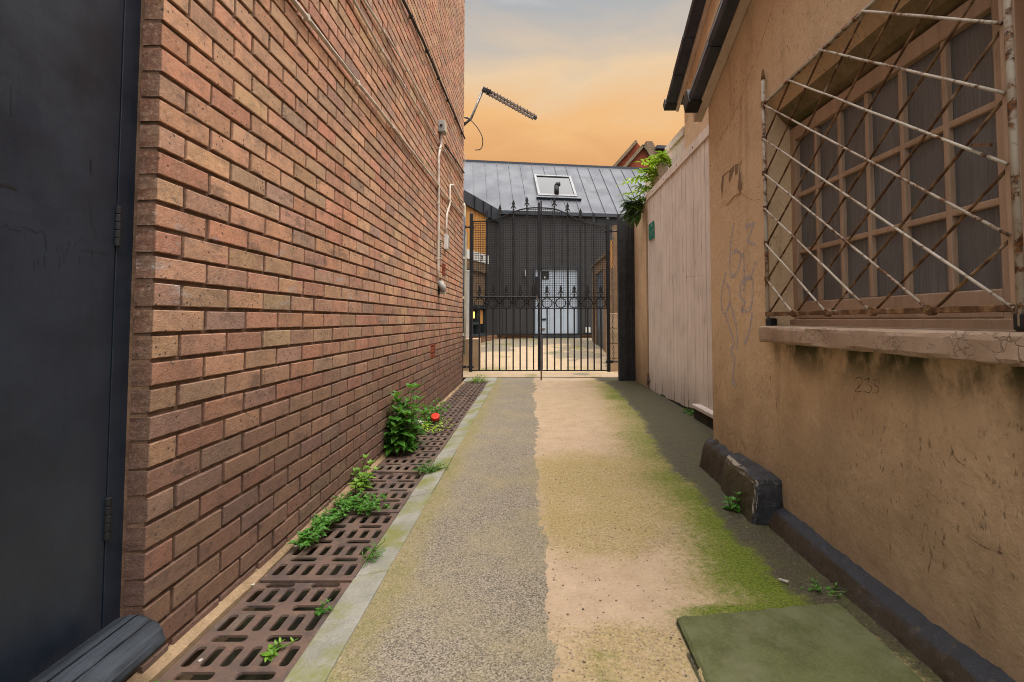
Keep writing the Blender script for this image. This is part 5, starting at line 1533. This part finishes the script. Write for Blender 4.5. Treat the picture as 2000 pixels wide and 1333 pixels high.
def weed(name, label, cx, cy, rx, ry, stems, h, L_, W_, n, mat, group='weeds growing along the alley', z=0.0, leanx=.05, hvar=.3, spread=1.0, up0=.5):
    t = thing(name, label, 'weed', (cx, cy, z), group); a, b = MB(), MB()
    for k in range(stems):
        ang = RU(0, 6.28); r = math.sqrt(random.random())
        x, y = cx + rx * r * math.cos(ang), cy + ry * r * math.sin(ang)
        hh = h * (1 - .45 * r) * RU(1 - hvar, 1 + hvar * .4)
        sprig(a, b, (x, y, z - .01), hh, ((x - cx) * .6 + leanx * RU(0, 1.3), (y - cy) * .5 + RU(-.03, .03), 0), None, n, L_, W_, spread, up0)
    if stems < 8:
        i = len(a.v); a.v += b.v; a.f += [tuple(i + q for q in f) for f in b.f]; a.build('foliage', mat, t, smooth=True); return t
    a.build('foliage', mat, t, smooth=True); b.build('stem', M['stem'], t); return t
p = onZ(787, 872); Yw = 3.66
weed('bushy_weed', 'tallest bushy green weed at foot of brick wall', -.955, Yw, .085, .16, 26, .50, .11, .070, 12, M['leaf'], hvar=.42)
weed('bushy_weed', 'bushy weed beyond the tallest one, by the red cap', -.965, 4.72, .08, .16, 10, .22, .075, .045, 8, M['leaf'])
weed('creeping_weed', 'low feathery weed spilling round the red plastic cap', -.90, 4.35, .10, .16, 12, .07, .05, .02, 8, M['leaf_light'])
weed('leafy_weed', 'yellow green leaved weed between creeping weed and tall bushy weed', -1.0, 2.88, .035, .15, 8, .15, .065, .045, 5, M['leaf_mid'], hvar=.4)
weed('creeping_weed', 'far half of the low creeping weed spreading over the grates', -.93, 2.52, .11, .11, 32, .05, .036, .021, 9, M['leaf'], up0=.9)
weed('creeping_weed', 'near half of the low creeping weed hugging the brick wall', -.985, 2.26, .045, .17, 30, .055, .036, .022, 9, M['leaf'], up0=.9)
weed('seedling', 'two broad bright leaves sprouting by end of black door sill', -.995, 1.215, .02, .03, 3, .05, .055, .04, 3, M['leaf_mid'])
p = onZ(530, 1275, -.02); weed('seedling', 'yellow green sprout growing through the nearest drain grate', p.x, p.y, .020, .015, 4, .03, .034, .016, 5, M['leaf_mid'], z=-.02)
p = onZ(622, 1193, -.02); weed('seedling', 'tiny dark sprout down in a slot near the mossy kerb', p.x, p.y, .01, .015, 4, .03, .026, .014, 4, M['leaf'], z=-.02)
p = onZ(832, 918); weed('grass_tuft', 'ferny green tuft lying across kerb edge of the grates', p.x, p.y, .06, .05, 10, .05, .07, .012, 6, M['leaf'])
p = onZ(726, 1082); weed('grass_tuft', 'thin grass tuft in the joint beside the kerb', p.x, p.y, .02, .04, 8, .05, .06, .006, 4, M['leaf'])
p = onZ(930, 744); weed('grass_tuft', 'small grass tuft at far end of the drain by the gate', p.x, p.y, .09, .12, 10, .10, .10, .02, 5, M['leaf_mid'])
p = onZ(1434, 998); weed('leafy_weed', 'small dark green weed against the chipped black block', p.x + .02, p.y, .035, .04, 9, .10, .05, .032, 5, M['leaf'])
p = onZ(1597, 1152); weed('seedling', 'low green sprigs at corner of the mossy slab', p.x, p.y, .05, .03, 9, .025, .028, .013, 6, M['leaf'])
p = onX(1345, 795, 1.62); weed('leafy_weed', 'small weed tucked under fence beside the timber step', 1.61, 5.0, .03, .08, 6, .07, .05, .03, 5, M['leaf'])

# bright pinnate shoots and dark lobed leaves over the fence end
def pinnate(mbf, mbs, base, d, L_, n, lw):
    d = Vector(d).normalized(); base = Vector(base)
    P = [base + d * (L_ * t) - Vector((0, 0, .30 * L_ * t * t)) for t in np.linspace(0, 1, 7)]
    mbs.tube(P, [.005 - .003 * i / 6 for i in range(7)], 5)
    side = d.cross(Vector((0, 0, 1))).normalized()
    for k in range(n):
        t = .15 + .85 * k / n; i = min(5, int(t * 6)); p = P[i].lerp(P[i + 1], t * 6 - i)
        for s in (-1, 1):
            mbf.leaf(p, side * s + d * .55 + Vector((0, 0, RU(-.5, .3))), (0, 0, 1), lw * RU(.8, 1.15), lw * .42, .35, .2)
    mbf.leaf(P[-1], d + Vector((0, 0, -.4)), (0, 0, 1), lw, lw * .4, .3, .2)
sh = thing('pinnate_shrub', 'bright yellow green shrub shoots spilling over far fence end', 'shrub', (1.75, 6.9, 2.2))
a, b = MB(), MB()
for (px, py, Yq) in ((1240, 372, 7.0), (1238, 350, 7.0), (1250, 345, 6.9), (1262, 335, 6.8), (1275, 325, 6.7), (1290, 322, 6.55), (1300, 318, 6.4), (1306, 312, 6.3), (1246, 385, 7.0), (1285, 335, 6.6), (1268, 332, 6.7), (1310, 310, 6.2), (1255, 360, 6.9), (1250, 395, 6.95)):
    tip = onY(px - RU(2, 16), py - RU(-4, 10), Yq); base = Vector((1.85 + RU(-.05, .05), Yq + RU(-.1, .1), tip.z - RU(.02, .18)))
    d = tip - base; pinnate(a, b, base, d + Vector((0, 0, .08)), d.length + RU(.05, .12), 8, .10)
    pinnate(a, b, base + Vector((0, RU(-.15, .15), 0)), d + Vector((RU(-.1, .1), RU(-.2, .2), RU(-.05, .2))), d.length + RU(-.02, .1), 7, .09)
a.build('foliage', M['leaf_light'], sh, smooth=True); b.build('stem', M['stem'], sh)
sh = thing('dark_shrub', 'dark green broad lobed leaves hanging over tan wall by gate post', 'shrub', (1.65, 7.1, 2.2))
a, b = MB(), MB()
for (px, py) in ((1232, 398), (1222, 396), (1226, 406), (1224, 415), (1230, 420), (1238, 412), (1244, 400), (1240, 418)):
    hub = onY(px + 12, py - 2, 7.0 + RU(-.1, .1)); 
    b.tube([Vector((1.82, 7.1, hub.z + .1)), hub], .006, 5)
    for k in range(5):
        ang = -1.1 + .55 * k; a.leaf(hub, (-math.cos(ang), RU(-.5, -.1), math.sin(ang) * .7 - .25), (0, -.5, 1), .23, .075, .3, .25)
a.build('foliage', M['leaf_dark'], sh, smooth=True); b.build('stem', M['stem'], sh)

# ================================================================== small litter
def pebble(x, y, r, mat, name, label, cat, z=0.0, sq=.5):
    bm = bmesh.new(); bmesh.ops.create_icosphere(bm, subdivisions=2, radius=r)
    for v in bm.verts:
        k = .7 + .6 * float(vn(v.co.x / r * 1.3 + x * 50, v.co.y / r * 1.3 + v.co.z / r + y * 50)); v.co *= k; v.co.z *= sq
    mb = MB(); mb.v = [v.co + Vector((x, y, z + r * sq * .5)) for v in bm.verts]; mb.f = [tuple(v.index for v in f.verts) for f in bm.faces]; bm.free()
    return tag(mb.build(name, mat), label, cat)
q = onZ(845, 813)
rc = MB(); rc.tube([(-.885, 4.52, .045), (-.885, 4.50, .075)], .04, 16); tag(rc.build('bottle_cap', M['red'], bevel=.004), 'red plastic cap lying among weeds beside the grates', 'litter')
q = onZ(826, 829); pebble(q.x - .03, q.y, .045, M['paper'], 'crumpled_litter', 'pale crumpled scrap lying on grates past the bushy weed', 'litter', 0, .5)
q1, q2 = onZ(1521, 1131, .010), onZ(1540, 1137, .010)
cg = MB(); cg.tube([q1, q2], .0042, 10); tag(cg.build('cigarette_end', M['paper']), 'white cigarette end on green moss near the slab', 'litter')
for (px, py, r, nm, lb) in ((494, 1143, .007, 'litter_scrap', 'small white scrap on grate edge by the sand strip'), (577, 1067, .007, 'litter_scrap', 'small white scrap beside the wall further up the grates'), (392, 1290, .006, 'litter_scrap', 'pale leaf scrap in cross slot of the nearest grate')):
    q = onZ(px, py, 0); pebble(q.x, q.y, r, M['paper'], nm, lb, 'litter', 0.0, .4)
q = onX(271, 1151, XW - .01); 
# loose grit and stones scattered over the alley
def grit():
    mb = MB()
    for k in range(2600):
        y = .85 + 4.5 * random.random() ** 1.8; x = RU(-.52, 1.12)
        if .44 < x < 1.06 and y < 1.68: 
            if random.random() < .85: continue
        r = RU(.0012, .0034) * (1.6 if random.random() < .06 else 1)
        if x > .9: r *= 1.2
        i = len(mb.v); c = Vector((x, y, float(path_z(np.array(x), np.array(y))) + r * .3 + (.014 if .45 < x < 1.05 and y < 1.62 else 0)))
        for d in ((1, 0, 0), (-.5, .87, 0), (-.5, -.87, 0), (.2, .1, .8), (-.1, 0, -.6)): mb.v.append(c + Vector(d) * r * RU(.7, 1.3))
        mb.f += [(i, i + 1, i + 3), (i + 1, i + 2, i + 3), (i + 2, i, i + 3), (i, i + 2, i + 4), (i + 2, i + 1, i + 4), (i + 1, i, i + 4)]
    return mb
tag(grit().build('loose_grit', mat_stone('grit_stone', (.20, .165, .13), (.05, .042, .036))), kind='stuff')
